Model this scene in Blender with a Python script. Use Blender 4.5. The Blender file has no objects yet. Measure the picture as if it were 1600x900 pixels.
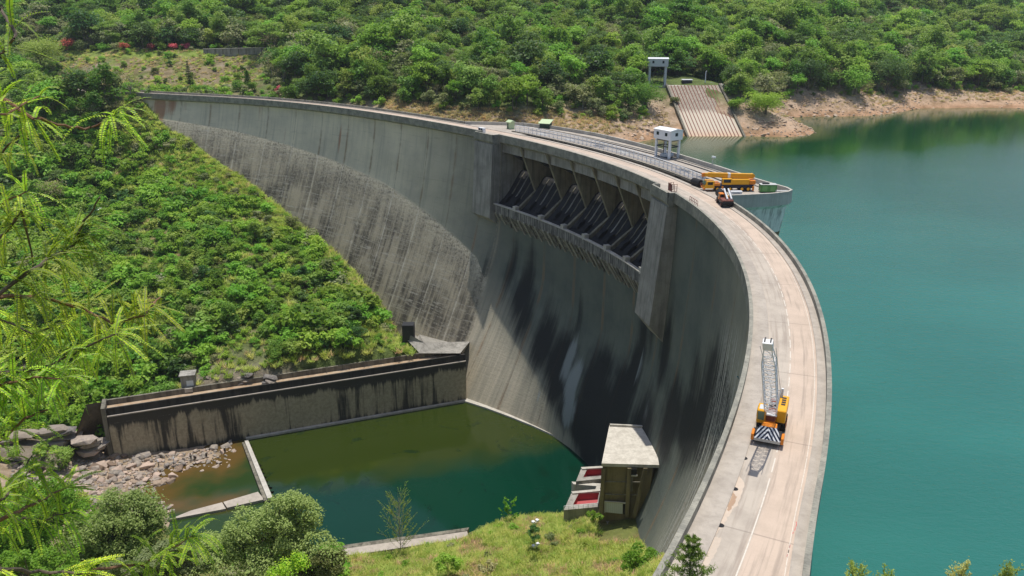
import bpy, bmesh, math, random
import numpy as np
from mathutils import Vector, Matrix, Euler
R = math.radians
SC = bpy.context.scene
COL = SC.collection
rng = np.random.default_rng(7)
random.seed(7)

# ------------------------------------------------------------------ camera, sky, sun
F = 1280.0
PITCH, ROLL, CH = 0.33370, 0.0029, 38.6
cd = bpy.data.cameras.new('camera'); cam = bpy.data.objects.new('camera', cd); COL.objects.link(cam)
cd.sensor_width = 36; cd.lens = 36 * F / 1600; cd.clip_start = 0.2; cd.clip_end = 6000
_r = np.array([1, 0, 0.]); _fw = np.array([0, math.cos(PITCH), -math.sin(PITCH)]); _u = np.array([0, math.sin(PITCH), math.cos(PITCH)])
CR = _r * math.cos(ROLL) + _u * math.sin(ROLL); CU = -_r * math.sin(ROLL) + _u * math.cos(ROLL); CF = _fw
cam.matrix_world = Matrix(((CR[0], CU[0], -CF[0], 0), (CR[1], CU[1], -CF[1], 0), (CR[2], CU[2], -CF[2], CH), (0, 0, 0, 1)))
SC.camera = cam
SUN = np.array([-.05, -.15, -1.0]); SUN /= np.linalg.norm(SUN)      # travel direction of the light
world = bpy.data.worlds.new('World'); SC.world = world; world.use_nodes = True
wn = world.node_tree.nodes; wl = world.node_tree.links
sky = wn.new('ShaderNodeTexSky'); sky.sky_type = 'NISHITA'; sky.sun_disc = False
sky.sun_elevation = math.asin(-SUN[2]); sky.sun_rotation = math.atan2(-SUN[0], -SUN[1])
sky.air_density = 1.0; sky.dust_density = 1.5
bg = wn['Background']; bg.inputs['Strength'].default_value = 0.13
wl.new(sky.outputs[0], bg.inputs[0])
sd = bpy.data.lights.new('sun', 'SUN'); so_ = bpy.data.objects.new('sun', sd); COL.objects.link(so_)
sd.energy = 4.3; sd.angle = R(0.5); sd.color = (1, .955, .88)
so_.rotation_euler = Vector(SUN).to_track_quat('-Z', 'Y').to_euler(); so_.location = (0, 0, 200)
SC.view_settings.view_transform = 'Standard'; SC.view_settings.look = 'None'
SC.view_settings.exposure = 0.0; SC.view_settings.gamma = 1; SC.view_settings.use_curve_mapping = False
SC.render.engine = 'CYCLES'
SC.cycles.max_bounces = 5; SC.cycles.diffuse_bounces = 3; SC.cycles.glossy_bounces = 2
SC.cycles.transparent_max_bounces = 4; SC.cycles.transmission_bounces = 2

def ray(px, py): return (px - 800) / F * CR - (py - 450) / F * CU + CF
def atz(px, py, z):
    d = ray(px, py); return np.array([0, 0, CH]) + d * ((z - CH) / d[2])
def aty(px, py, y):
    d = ray(px, py); return np.array([0, 0, CH]) + d * (y / d[1])
def proj(X):
    v = np.asarray(X, float) - np.array([0, 0, CH]); w = v @ CF
    return 800 + F * (v @ CR) / w, 450 - F * (v @ CU) / w, w

# ------------------------------------------------------------------ crest curve of the dam (plan), s along, o towards downstream
LS, NS = 480.0, 1600
_s = np.linspace(-120, LS + 14, NS)
def _crest():
    s0 = np.linspace(0, LS, 1200); t = s0 / LS * 2 - 1
    kap = np.polynomial.legendre.legval(t, LEG) / 100
    return s0, kap
LEG = [-.43198, -.31573, -.00716, -.21847, -.0151, -.62768]
_s0, _kap = _crest()
_h0 = -.42151 + np.concatenate([[0], np.cumsum((_kap[1:] + _kap[:-1]) / 2 * np.diff(_s0))])
_x0 = -167.02961 + np.concatenate([[0], np.cumsum((np.cos(_h0[1:]) + np.cos(_h0[:-1])) / 2 * np.diff(_s0))])
_y0 = 379.59045 + np.concatenate([[0], np.cumsum((np.sin(_h0[1:]) + np.sin(_h0[:-1])) / 2 * np.diff(_s0))])
def crest(S):
    S = np.asarray(S, float); Sc = np.clip(S, 0, LS)
    X = np.interp(Sc, _s0, _x0); Y = np.interp(Sc, _s0, _y0); H = np.interp(Sc, _s0, _h0)
    e = S - Sc
    return X + np.cos(H) * e, Y + np.sin(H) * e, H
def P(S, o, z):
    X, Y, H = crest(S)
    return np.stack(np.broadcast_arrays(X + np.sin(H) * o, Y - np.cos(H) * o, np.asarray(z, float)), -1)
_cx, _cy, _ch = crest(_s)
def so(x, y):
    """station and offset of plan points (arrays)"""
    x = np.asarray(x, float); y = np.asarray(y, float); sh = x.shape; x = x.ravel(); y = y.ravel()
    S = np.empty_like(x)
    for a in range(0, len(x), 4000):
        d = (x[a:a+4000, None] - _cx[::4]) ** 2 + (y[a:a+4000, None] - _cy[::4]) ** 2
        S[a:a+4000] = _s[::4][d.argmin(1)]
    for _ in range(4):
        X, Y, H = crest(S); S = S + (x - X) * np.cos(H) + (y - Y) * np.sin(H)
    X, Y, H = crest(S)
    return S.reshape(sh), ((x - X) * np.sin(H) - (y - Y) * np.cos(H)).reshape(sh)

# downstream face of the dam: offset o as a function of station s and depth d below the crest
T1 = np.array([(-20, 9, 1.6), (9, 10.9, 1.8), (49, 13.6, 2.1), (80, 17.1, 2.6), (110, 20.5, 3.0), (143, 25.3, 3.6), (168, 30.7, 4.2), (184, 35.2, 4.7),
               (202, 40.7, 5.35), (213, 54.9, 7.0), (226, 61.2, 7.6), (240, 68.0, 8.2), (254, 74, 8.0), (272, 70, 6.0), (290, 62, 4.8), (312, 54.8, 3.8),
               (320, 50.3, 3.1), (330, 44.4, 2.3), (345, 35, 1.3), (365, 27, .7), (400, 16, .3), (500, 8, .2)])
T2 = np.array([(-20, 36.), (9, 34), (49, 33), (80, 32), (110, 30.5), (143, 29), (168, 27.5), (190, 25.5), (203, 23.8), (216, 22), (237, 15), (254, 9.6), (262, 8.2), (272, 7.5),
               (290, 9.4), (312, 13.2), (330, 15.5), (345, 17.5), (400, 23), (500, 26)])
def hermite(xk, yk, x):
    """monotone cubic through knots given per column: xk, yk (K, N), x (N)"""
    h = np.diff(xk, axis=0); dl = np.diff(yk, axis=0) / h
    m = np.zeros_like(yk); m[0] = dl[0]; m[-1] = dl[-1]
    a = dl[:-1] * dl[1:]; m[1:-1] = np.where(a > 0, 2 * a / np.where(np.abs(dl[:-1] + dl[1:]) < 1e-9, 1, dl[:-1] + dl[1:]), 0)
    y = np.zeros_like(x)
    for k in range(len(h)):
        t = (x - xk[k]) / h[k]; tt = np.clip(t, 0 if k else None, 1 if k < len(h) - 1 else None)
        y = np.where((t >= 0) | (k == 0), (2*tt**3 - 3*tt**2 + 1) * yk[k] + (tt**3 - 2*tt**2 + tt) * h[k] * m[k] + (-2*tt**3 + 3*tt**2) * yk[k+1] + (tt**3 - tt**2) * h[k] * m[k+1], y)
    return y
def faceo(S, d):
    S, d = np.broadcast_arrays(np.asarray(S, float), np.asarray(d, float)); sh = S.shape; S = S.ravel(); d = d.ravel()
    d1 = np.interp(S, T1[:, 0], T1[:, 1]); o1 = np.interp(S, T1[:, 0], T1[:, 2]); o2 = np.interp(S, T2[:, 0], T2[:, 1])
    z = np.zeros_like(S)
    xk = np.stack([z - 1, z + 2.4, .6 * d1 + 1, d1, z + 84, z + 130]); yk = np.stack([z - 1, z - 1, -1 + np.interp(S, [180, 202, 216, 285, 298, 320], [.5, .35, .05, .05, .25, .38]) * (o1 + 1), o1, o2, o2 + .4 * 46])
    xk[4] = np.maximum(xk[4], d1 + 5)
    return hermite(xk, yk, d).reshape(sh)
def ray_face(px, py, dmin=3):
    d = ray(px, py); tt = np.linspace(60, 520, 2400) / np.hypot(d[0], d[1]); X = np.array([0, 0, CH]) + d * tt[:, None]
    S, o = so(X[:, 0], X[:, 1]); g = o - faceo(S, np.maximum(-X[:, 2], 0)); ok = (-X[:, 2] > dmin) & (S > -15) & (S < 470)
    for i in range(len(tt) - 1):
        if ok[i] and g[i] > 0 >= g[i + 1]: return X[i], S[i], -X[i, 2]
    return None

# ------------------------------------------------------------------ mesh helpers
def link(o, parent=None):
    COL.objects.link(o)
    if parent is not None: o.parent = parent
    return o
def roots_loc(p):
    while p.parent: p = p.parent
    return p
class MB:
    def __init__(s): s.v = []; s.f = []; s.m = []
    def add(s, vs, fs, mi=0):
        n = len(s.v); s.v += [tuple(float(c) for c in v) for v in vs]; s.f += [tuple(i + n for i in f) for f in fs]; s.m += [mi] * len(fs); return s
    def hexa(s, p, mi=0):   # 4 bottom (ccw), 4 top
        return s.add(p, [(3, 2, 1, 0), (4, 5, 6, 7), (0, 1, 5, 4), (1, 2, 6, 5), (2, 3, 7, 6), (3, 0, 4, 7)], mi)
    def box(s, x0, x1, y0, y1, z0, z1, mi=0):
        return s.hexa([(x0, y0, z0), (x1, y0, z0), (x1, y1, z0), (x0, y1, z0), (x0, y0, z1), (x1, y0, z1), (x1, y1, z1), (x0, y1, z1)], mi)
    def bbox(s, x0, x1, y0, y1, z0, z1, b=.04, mi=0):     # box with chamfered edges
        xs = [(x0, x0 + b), (x1, x1 - b)]; vs = []; idx = {}
        for i, X in enumerate((x0, x1)):
            for j, Y in enumerate((y0, y1)):
                for k, Z in enumerate((z0, z1)):
                    sx, sy, sz = (1 if i == 0 else -1), (1 if j == 0 else -1), (1 if k == 0 else -1)
                    for ax, q in enumerate(((X, Y + sy*b, Z + sz*b), (X + sx*b, Y, Z + sz*b), (X + sx*b, Y + sy*b, Z))):
                        idx[(i, j, k, ax)] = len(vs); vs.append(q)
        bm = bmesh.new(); bv = [bm.verts.new(q) for q in vs]; r = bmesh.ops.convex_hull(bm, input=bv)
        bm.verts.index_update()
        s.add([v.co for v in bm.verts], [tuple(v.index for v in f.verts) for f in bm.faces], mi); bm.free(); return s
    def beam(s, a, b, w, h=None, up=(0, 0, 1), mi=0):
        a = Vector(a); b = Vector(b); h = h or w; d = (b - a).normalized(); u = Vector(up)
        if abs(d.dot(u)) > .98: u = Vector((1, 0, 0))
        x = d.cross(u).normalized() * w / 2; y = x.cross(d).normalized() * h / 2
        return s.hexa([a - x - y, a + x - y, a + x + y, a - x + y, b - x - y, b + x - y, b + x + y, b - x + y], mi)
    def tube(s, pts, rad, n=8, mi=0, cap=True):
        pts = [Vector(p) for p in pts]; rad = rad if hasattr(rad, '__len__') else [rad] * len(pts); N = len(pts); rings = []; base = len(s.v); vs = []
        for i, p in enumerate(pts):
            d = (pts[min(i + 1, N - 1)] - pts[max(i - 1, 0)]).normalized(); u = Vector((0, 0, 1)) if abs(d.z) < .95 else Vector((1, 0, 0))
            x = d.cross(u).normalized(); y = x.cross(d).normalized()
            for k in range(n):
                a = 2 * math.pi * k / n; vs.append(p + (x * math.cos(a) + y * math.sin(a)) * rad[i])
        fs = [(i*n + k, i*n + (k+1) % n, (i+1)*n + (k+1) % n, (i+1)*n + k) for i in range(N - 1) for k in range(n)]
        if cap: fs += [tuple(range(n - 1, -1, -1)), tuple((N-1)*n + k for k in range(n))]
        return s.add(vs, fs, mi)
    def cyl(s, c, axis, r, l, n=16, mi=0):
        a = Vector(axis).normalized() * l / 2; c = Vector(c); return s.tube([c - a, c + a], r, n, mi)
    def prism(s, poly, off, mi=0):
        n = len(poly); off = Vector(off); a = [Vector(p) for p in poly]; vs = a + [p + off for p in a]
        return s.add(vs, [tuple(range(n - 1, -1, -1)), tuple(range(n, 2 * n))] + [(i, (i+1) % n, n + (i+1) % n, n + i) for i in range(n)], mi)
    def sweep(s, S, prof, closed=True, mi=0, caps=True):
        """profile [(o, z)] swept along stations S; o and z may be functions of s"""
        k = len(prof); vs = []
        for q in S:
            for (o, z) in prof: vs.append(P(q, o(q) if callable(o) else o, z(q) if callable(z) else z))
        fs = [(i*k + j, (i+1)*k + j, (i+1)*k + (j+1) % k, i*k + (j+1) % k) for i in range(len(S) - 1) for j in range(k if closed else k - 1)]
        if closed and caps: fs += [tuple(range(k - 1, -1, -1))[::-1], tuple((len(S)-1)*k + j for j in range(k))[::-1]]
        return s.add(vs, fs, mi)
    def build(s, name, mats, parent=None, smooth=False):
        me = bpy.data.meshes.new(name)
        L = roots_loc(parent).location if (parent is not None and roots_loc(parent).get('_w')) else None
        vs = s.v if L is None else [(v[0] - L[0], v[1] - L[1], v[2] - L[2]) for v in s.v]
        me.from_pydata(vs, [], s.f)
        mats = mats if isinstance(mats, (list, tuple)) else [mats]
        for m in mats: me.materials.append(m)
        if len(mats) > 1: me.polygons.foreach_set('material_index', s.m)
        bm = bmesh.new(); bm.from_mesh(me); bmesh.ops.recalc_face_normals(bm, faces=bm.faces); bm.to_mesh(me); bm.free()
        if smooth: me.polygons.foreach_set('use_smooth', [True] * len(me.polygons))
        me.update(); return link(bpy.data.objects.new(name, me), parent)
def np_mesh(name, v, f, mats, attrs=None, smooth=False, mi=None):
    me = bpy.data.meshes.new(name); v = np.asarray(v, np.float32); f = np.asarray(f, np.int32); n, k = f.shape
    me.vertices.add(len(v)); me.vertices.foreach_set('co', v.ravel()); me.loops.add(n * k); me.loops.foreach_set('vertex_index', f.ravel())
    me.polygons.add(n); me.polygons.foreach_set('loop_start', np.arange(0, n * k, k, dtype=np.int32)); me.polygons.foreach_set('loop_total', np.full(n, k, np.int32))
    for m in (mats if isinstance(mats, (list, tuple)) else [mats]): me.materials.append(m)
    if mi is not None: me.polygons.foreach_set('material_index', np.asarray(mi, np.int32))
    me.update(calc_edges=True)
    if smooth: me.polygons.foreach_set('use_smooth', np.ones(n, bool))
    for an, (typ, arr) in (attrs or {}).items():
        A = me.attributes.new(an, typ, 'POINT'); arr = np.asarray(arr, np.float32)
        A.data.foreach_set({'FLOAT': 'value', 'FLOAT_VECTOR': 'vector', 'FLOAT_COLOR': 'color'}[typ], arr.ravel())
    me.validate(); return me
def grid_faces(nx, ny):
    i = np.arange(nx - 1)[:, None] * ny + np.arange(ny - 1)[None]; i = i.ravel()
    return np.stack([i, i + ny, i + ny + 1, i + 1], 1)
def thing(name, label, cat, loc=(0, 0, 0), rotz=0, group=None, world=False):
    o = bpy.data.objects.new(name, None); link(o); o.location = loc; o.rotation_euler = (0, 0, rotz); o.empty_display_size = .3
    o['label'] = label; o['category'] = cat
    if group: o['group'] = group
    if world: o['_w'] = 1          # its children are given in world coordinates
    return o
def tag(o, label, cat, group=None, kind=None):
    o['label'] = label; o['category'] = cat
    if group: o['group'] = group
    if kind: o['kind'] = kind
    return o
def struct(o): o['kind'] = 'structure'; return o

# ------------------------------------------------------------------ materials
class NT:
    def __init__(s, name):
        s.mat = bpy.data.materials.new(name); s.mat.use_nodes = True; s.t = s.mat.node_tree; s.n = s.t.nodes; s.l = s.t.links
        s.b = s.n['Principled BSDF']; s.out = s.n['Material Output']; s.b.inputs['Specular IOR Level'].default_value = .3
    def new(s, typ, **kw):
        nd = s.n.new('ShaderNode' + typ)
        for k, v in kw.items(): setattr(nd, k, v)
        return nd
    def set(s, sock, v):
        if hasattr(v, 'links') or isinstance(v, bpy.types.NodeSocket): s.l.new(v, sock)
        else: sock.default_value = v if not (isinstance(v, (tuple, list)) and len(v) == 3 and sock.type == 'RGBA') else (*v, 1)
    def coord(s, kind='Object', scale=(1, 1, 1), attr=None):
        if attr: c = s.new('Attribute', attribute_name=attr).outputs['Vector']
        else: c = s.new('TexCoord').outputs[kind]
        m = s.new('Mapping'); s.l.new(c, m.inputs[0]); m.inputs['Scale'].default_value = scale; return m.outputs[0]
    def noise(s, vec, scale=5, detail=4, rough=.55, dist=0.0):
        nd = s.new('TexNoise'); s.l.new(vec, nd.inputs['Vector']); nd.inputs['Scale'].default_value = scale; nd.inputs['Detail'].default_value = detail
        nd.inputs['Roughness'].default_value = rough; nd.inputs['Distortion'].default_value = dist; return nd.outputs['Fac']
    def ramp(s, fac, a, b, ca=0.0, cb=1.0):
        m = s.new('MapRange', interpolation_type='SMOOTHSTEP'); s.set(m.inputs[0], fac); m.inputs[1].default_value = a; m.inputs[2].default_value = b
        m.inputs[3].default_value = ca; m.inputs[4].default_value = cb; return m.outputs[0]
    def math(s, op, a, b=0.0, c=None):
        m = s.new('Math', operation=op); s.set(m.inputs[0], a); s.set(m.inputs[1], b)
        if c is not None: s.set(m.inputs[2], c)
        return m.outputs[0]
    def mix(s, fac, a, b, blend='MIX'):
        m = s.new('MixRGB', blend_type=blend); s.set(m.inputs[0], fac); s.set(m.inputs[1], a); s.set(m.inputs[2], b); return m.outputs[0]
    def attr(s, name, out='Fac'): return s.new('Attribute', attribute_name=name).outputs[out]
    def bump(s, h, strength=.3, dist=.1):
        b = s.new('Bump'); b.inputs['Strength'].default_value = strength; b.inputs['Distance'].default_value = dist; s.l.new(h, b.inputs['Height']); s.l.new(b.outputs[0], s.b.inputs['Normal'])
    def fin(s, col=None, rough=.8, metal=0.0):
        if col is not None: s.set(s.b.inputs['Base Color'], col)
        s.set(s.b.inputs['Roughness'], rough); s.set(s.b.inputs['Metallic'], metal); return s.mat
def concrete(name, pale, dark, streak=.6, scale=1.0, grime=.5, bump=.25, rust=0.0):
    t = NT(name); c = t.coord(); cv = t.coord(scale=(1, 1, .07))
    n1 = t.noise(c, .25 * scale, 6, .6); n2 = t.noise(cv, .9 * scale, 5, .65); n3 = t.noise(c, 3 * scale, 5, .7)
    col = t.mix(t.ramp(n1, .35, .68), pale, tuple(a * .62 + b * .38 for a, b in zip(pale, dark)))
    col = t.mix(t.math('MULTIPLY', t.ramp(n2, .5 - .18 * grime, .72), streak), col, dark)
    col = t.mix(t.math('MULTIPLY', t.ramp(n3, .5, .8), .3), col, dark)
    if rust: col = t.mix(t.math('MULTIPLY', t.ramp(t.noise(cv, .5 * scale, 4), .55, .75), rust), col, (.3, .13, .05))
    t.bump(t.math('ADD', n3, t.math('MULTIPLY', n2, .6)), bump, .12); return t.fin(col, .88)
def paint(name, col, rough=.45, wear=.35, metal=0.0, dirt=(.12, .1, .08)):
    t = NT(name); c = t.coord(); n = t.noise(c, 2.2, 6, .65); n2 = t.noise(t.coord(scale=(1, 1, .25)), 6, 4)
    k = t.mix(t.math('MULTIPLY', t.ramp(n, .5, .78), wear), col, tuple(x * .55 for x in col)); k = t.mix(t.math('MULTIPLY', t.ramp(n2, .58, .8), wear), k, dirt)
    t.bump(n2, .06, .02); return t.fin(k, rough, metal)
def leaf(name, c1, c2, c3=None, trans=.35, rough=.5):
    """c1..c2 vary leaf by leaf, c3 from plant to plant"""
    t = NT(name); g = t.new('NewGeometry').outputs['Random Per Island']; oi = t.new('ObjectInfo').outputs['Random']
    col = t.mix(g, c1, c2)
    if c3 is not None: col = t.mix(t.math('MULTIPLY', oi, .8), col, c3)
    hs = t.new('HueSaturation'); t.set(hs.inputs['Color'], col); t.set(hs.inputs['Value'], t.math('MULTIPLY_ADD', oi, 1.0, .76))
    t.set(hs.inputs['Hue'], t.math('MULTIPLY_ADD', t.math('FRACT', t.math('MULTIPLY', oi, 7.31)), .05, .475)); col = hs.outputs[0]
    t.fin(col, rough); t.b.inputs['Specular IOR Level'].default_value = .25
    tr = t.new('BsdfTranslucent'); t.set(tr.inputs[0], t.mix(.5, col, (.3, .5, .04))); mx = t.new('MixShader'); mx.inputs[0].default_value = trans
    t.l.new(t.b.outputs[0], mx.inputs[1]); t.l.new(tr.outputs[0], mx.inputs[2]); t.l.new(mx.outputs[0], t.out.inputs[0]); return t.mat
M = {}
M['conc_grey'] = concrete('weathered_concrete', (.36, .34, .30), (.1, .095, .08))
M['conc_dark'] = concrete('grimy_concrete', (.24, .22, .17), (.04, .038, .03), .8, 1, .8)
M['conc_pale'] = concrete('pale_concrete', (.52, .49, .43), (.25, .23, .19), .4)
M['conc_pier'] = concrete('pier_concrete', (.30, .27, .19), (.09, .075, .05), .7, 1.2, .6, rust=.25)
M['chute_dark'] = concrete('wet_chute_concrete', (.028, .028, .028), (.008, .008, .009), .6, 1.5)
M['lip_conc'] = concrete('stained_lip_concrete', (.42, .4, .36), (.02, .02, .02), 1.0, 2.4, 1.5)
def wall_mat():
    t = NT('guide_wall_concrete'); c = t.coord(); sep = t.new('SeparateXYZ'); t.l.new(c, sep.inputs[0]); z = sep.outputs[2]      # local height, 0 at the foundation
    big = t.noise(t.coord(scale=(1, 1, .25)), .11, 3, .5); vs = t.noise(t.coord(scale=(1, 1, .06)), .55, 6, .68); vf = t.noise(t.coord(scale=(1, 1, .04)), 1.8, 5, .7); n = t.noise(c, 1.2, 6, .7)
    bias = t.math('ADD', t.ramp(z, 13.5, 17.8, 0, .34), t.ramp(z, 3, 6.5, .16, 0)); m = t.math('ADD', t.math('ADD', t.math('MULTIPLY', big, .9), t.math('MULTIPLY', vs, .75)), t.math('ADD', t.math('MULTIPLY', vf, .3), bias))
    col = t.mix(t.ramp(n, .35, .65), (.47, .4, .28), (.34, .29, .2)); col = t.mix(t.math('MULTIPLY', t.ramp(m, .92, 1.08), .93), col, t.mix(n, (.02, .02, .017), (.055, .052, .042)))
    f = t.math('ABSOLUTE', t.math('SUBTRACT', t.math('FRACT', t.math('DIVIDE', z, 2.4)), .5)); col = t.mix(t.math('MULTIPLY', t.ramp(f, .01, .035, 1, 0), t.math('MULTIPLY', t.ramp(vf, .5, .6), .4)), col, (.3, .28, .23)); t.bump(t.math('ADD', n, vf), .3, .15); return t.fin(col, .9)
M['wall_conc'] = wall_mat()
M['valve_conc'] = concrete('mossy_concrete', (.25, .205, .115), (.05, .043, .027), .7, .32, .7)
M['roof_conc'] = concrete('pale_roof_concrete', (.62, .58, .5), (.28, .25, .2), .35, 2)
M['steel_dark'] = paint('dark_steel', (.03, .032, .036), .5)
M['black'] = paint('black_rubber', (.014, .014, .015), .7, .2)
M['white'] = paint('white_paint', (.76, .77, .78), .45, .18)
M['offwhite'] = paint('pale_grey_paint', (.55, .57, .58), .5, .3)
M['galv'] = paint('galvanised_steel', (.5, .5, .48), .5, .3)
M['yellow'] = paint('yellow_paint', (.78, .38, .02), .38, .22)
M['orange'] = paint('orange_paint', (.7, .22, .02), .42, .3)
M['navy'] = paint('dark_blue_paint', (.02, .025, .05), .4, .2)
M['green'] = paint('green_paint', (.09, .26, .08), .5, .35)
M['palegreen'] = paint('pale_green_paint', (.5, .6, .36), .5, .3)
M['darkgreen'] = paint('dark_green_paint', (.02, .05, .035), .5, .3)
M['redfloor'] = paint('red_oxide_paint', (.42, .085, .09), .7, .3)
M['rustred'] = paint('rusty_red_paint', (.2, .07, .05), .7, .5)
M['glass'] = paint('window_glass', (.02, .03, .035), .1, .05)
M['skin'] = paint('brown_skin', (.16, .085, .05), .6, .1); M['hair'] = paint('black_hair', (.01, .009, .008), .6, .1)
M['shirt'] = paint('pale_shirt_cloth', (.6, .57, .5), .85, .15); M['trousers'] = paint('dark_cloth', (.035, .035, .04), .9, .2)
def rockmat(name, a, b, c):
    t = NT(name); co = t.coord(); oi = t.new('ObjectInfo').outputs['Random']; n = t.noise(co, 1.2, 6, .65); n2 = t.noise(co, 7, 5, .7)
    col = t.mix(t.ramp(n, .35, .7), a, b); col = t.mix(t.ramp(oi, .45, .95), col, c); col = t.mix(t.math('MULTIPLY', t.ramp(n2, .5, .75), .5), col, tuple(x * .4 for x in a))
    t.bump(t.math('ADD', n, t.math('MULTIPLY', n2, .5)), .5, .25); return t.fin(col, .9)
M['rock'] = rockmat('river_rock', (.36, .31, .25), (.2, .18, .17), (.5, .38, .3))
M['bankrock'] = rockmat('bank_rock', (.5, .39, .29), (.36, .27, .2), (.58, .42, .3))
M['cliff'] = rockmat('bedded_rock', (.22, .2, .18), (.1, .09, .085), (.3, .25, .2))
def road_mat():
    t = NT('road_concrete'); sd = t.coord(attr='sd'); n = t.noise(sd, .35, 6, .65); n2 = t.noise(t.coord(attr='sd', scale=(.06, 1.4, 1)), 1.6, 5, .6); n3 = t.noise(sd, 6, 4, .7)
    left = t.mix(t.ramp(n, .35, .7), (.47, .41, .34), (.38, .33, .275)); right = t.mix(t.ramp(n, .35, .7), (.54, .43, .34), (.47, .375, .295))
    sep = t.new('SeparateXYZ'); t.l.new(t.attr('sd', 'Vector'), sep.inputs[0])
    col = t.mix(t.ramp(t.math('ADD', sep.outputs[1], t.math('MULTIPLY', n, .5)), -5.2, -4.4), right, left)
    col = t.mix(t.math('MULTIPLY', t.ramp(n2, .46, .7), .6), col, (.27, .22, .18)); col = t.mix(t.math('MULTIPLY', t.ramp(n3, .55, .8), .25), col, (.2, .17, .14))
    fr = t.math('ABSOLUTE', t.math('SUBTRACT', t.math('FRACT', t.math('DIVIDE', sep.outputs[0], 15.9)), .5)); col = t.mix(t.math('MULTIPLY', t.ramp(fr, .003, .007, 1, 0), .35), col, (.12, .1, .09))
    t.bump(n3, .15, .03); return t.fin(col, .9)
M['road'] = road_mat()
M['path'] = concrete('footpath_concrete', (.44, .39, .33), (.22, .19, .16), .35, 1.2)
M['marking'] = paint('white_road_paint', (.62, .57, .49), .7, .9)
M['redmark'] = paint('red_marking_paint', (.55, .12, .12), .7, .5)

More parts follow.
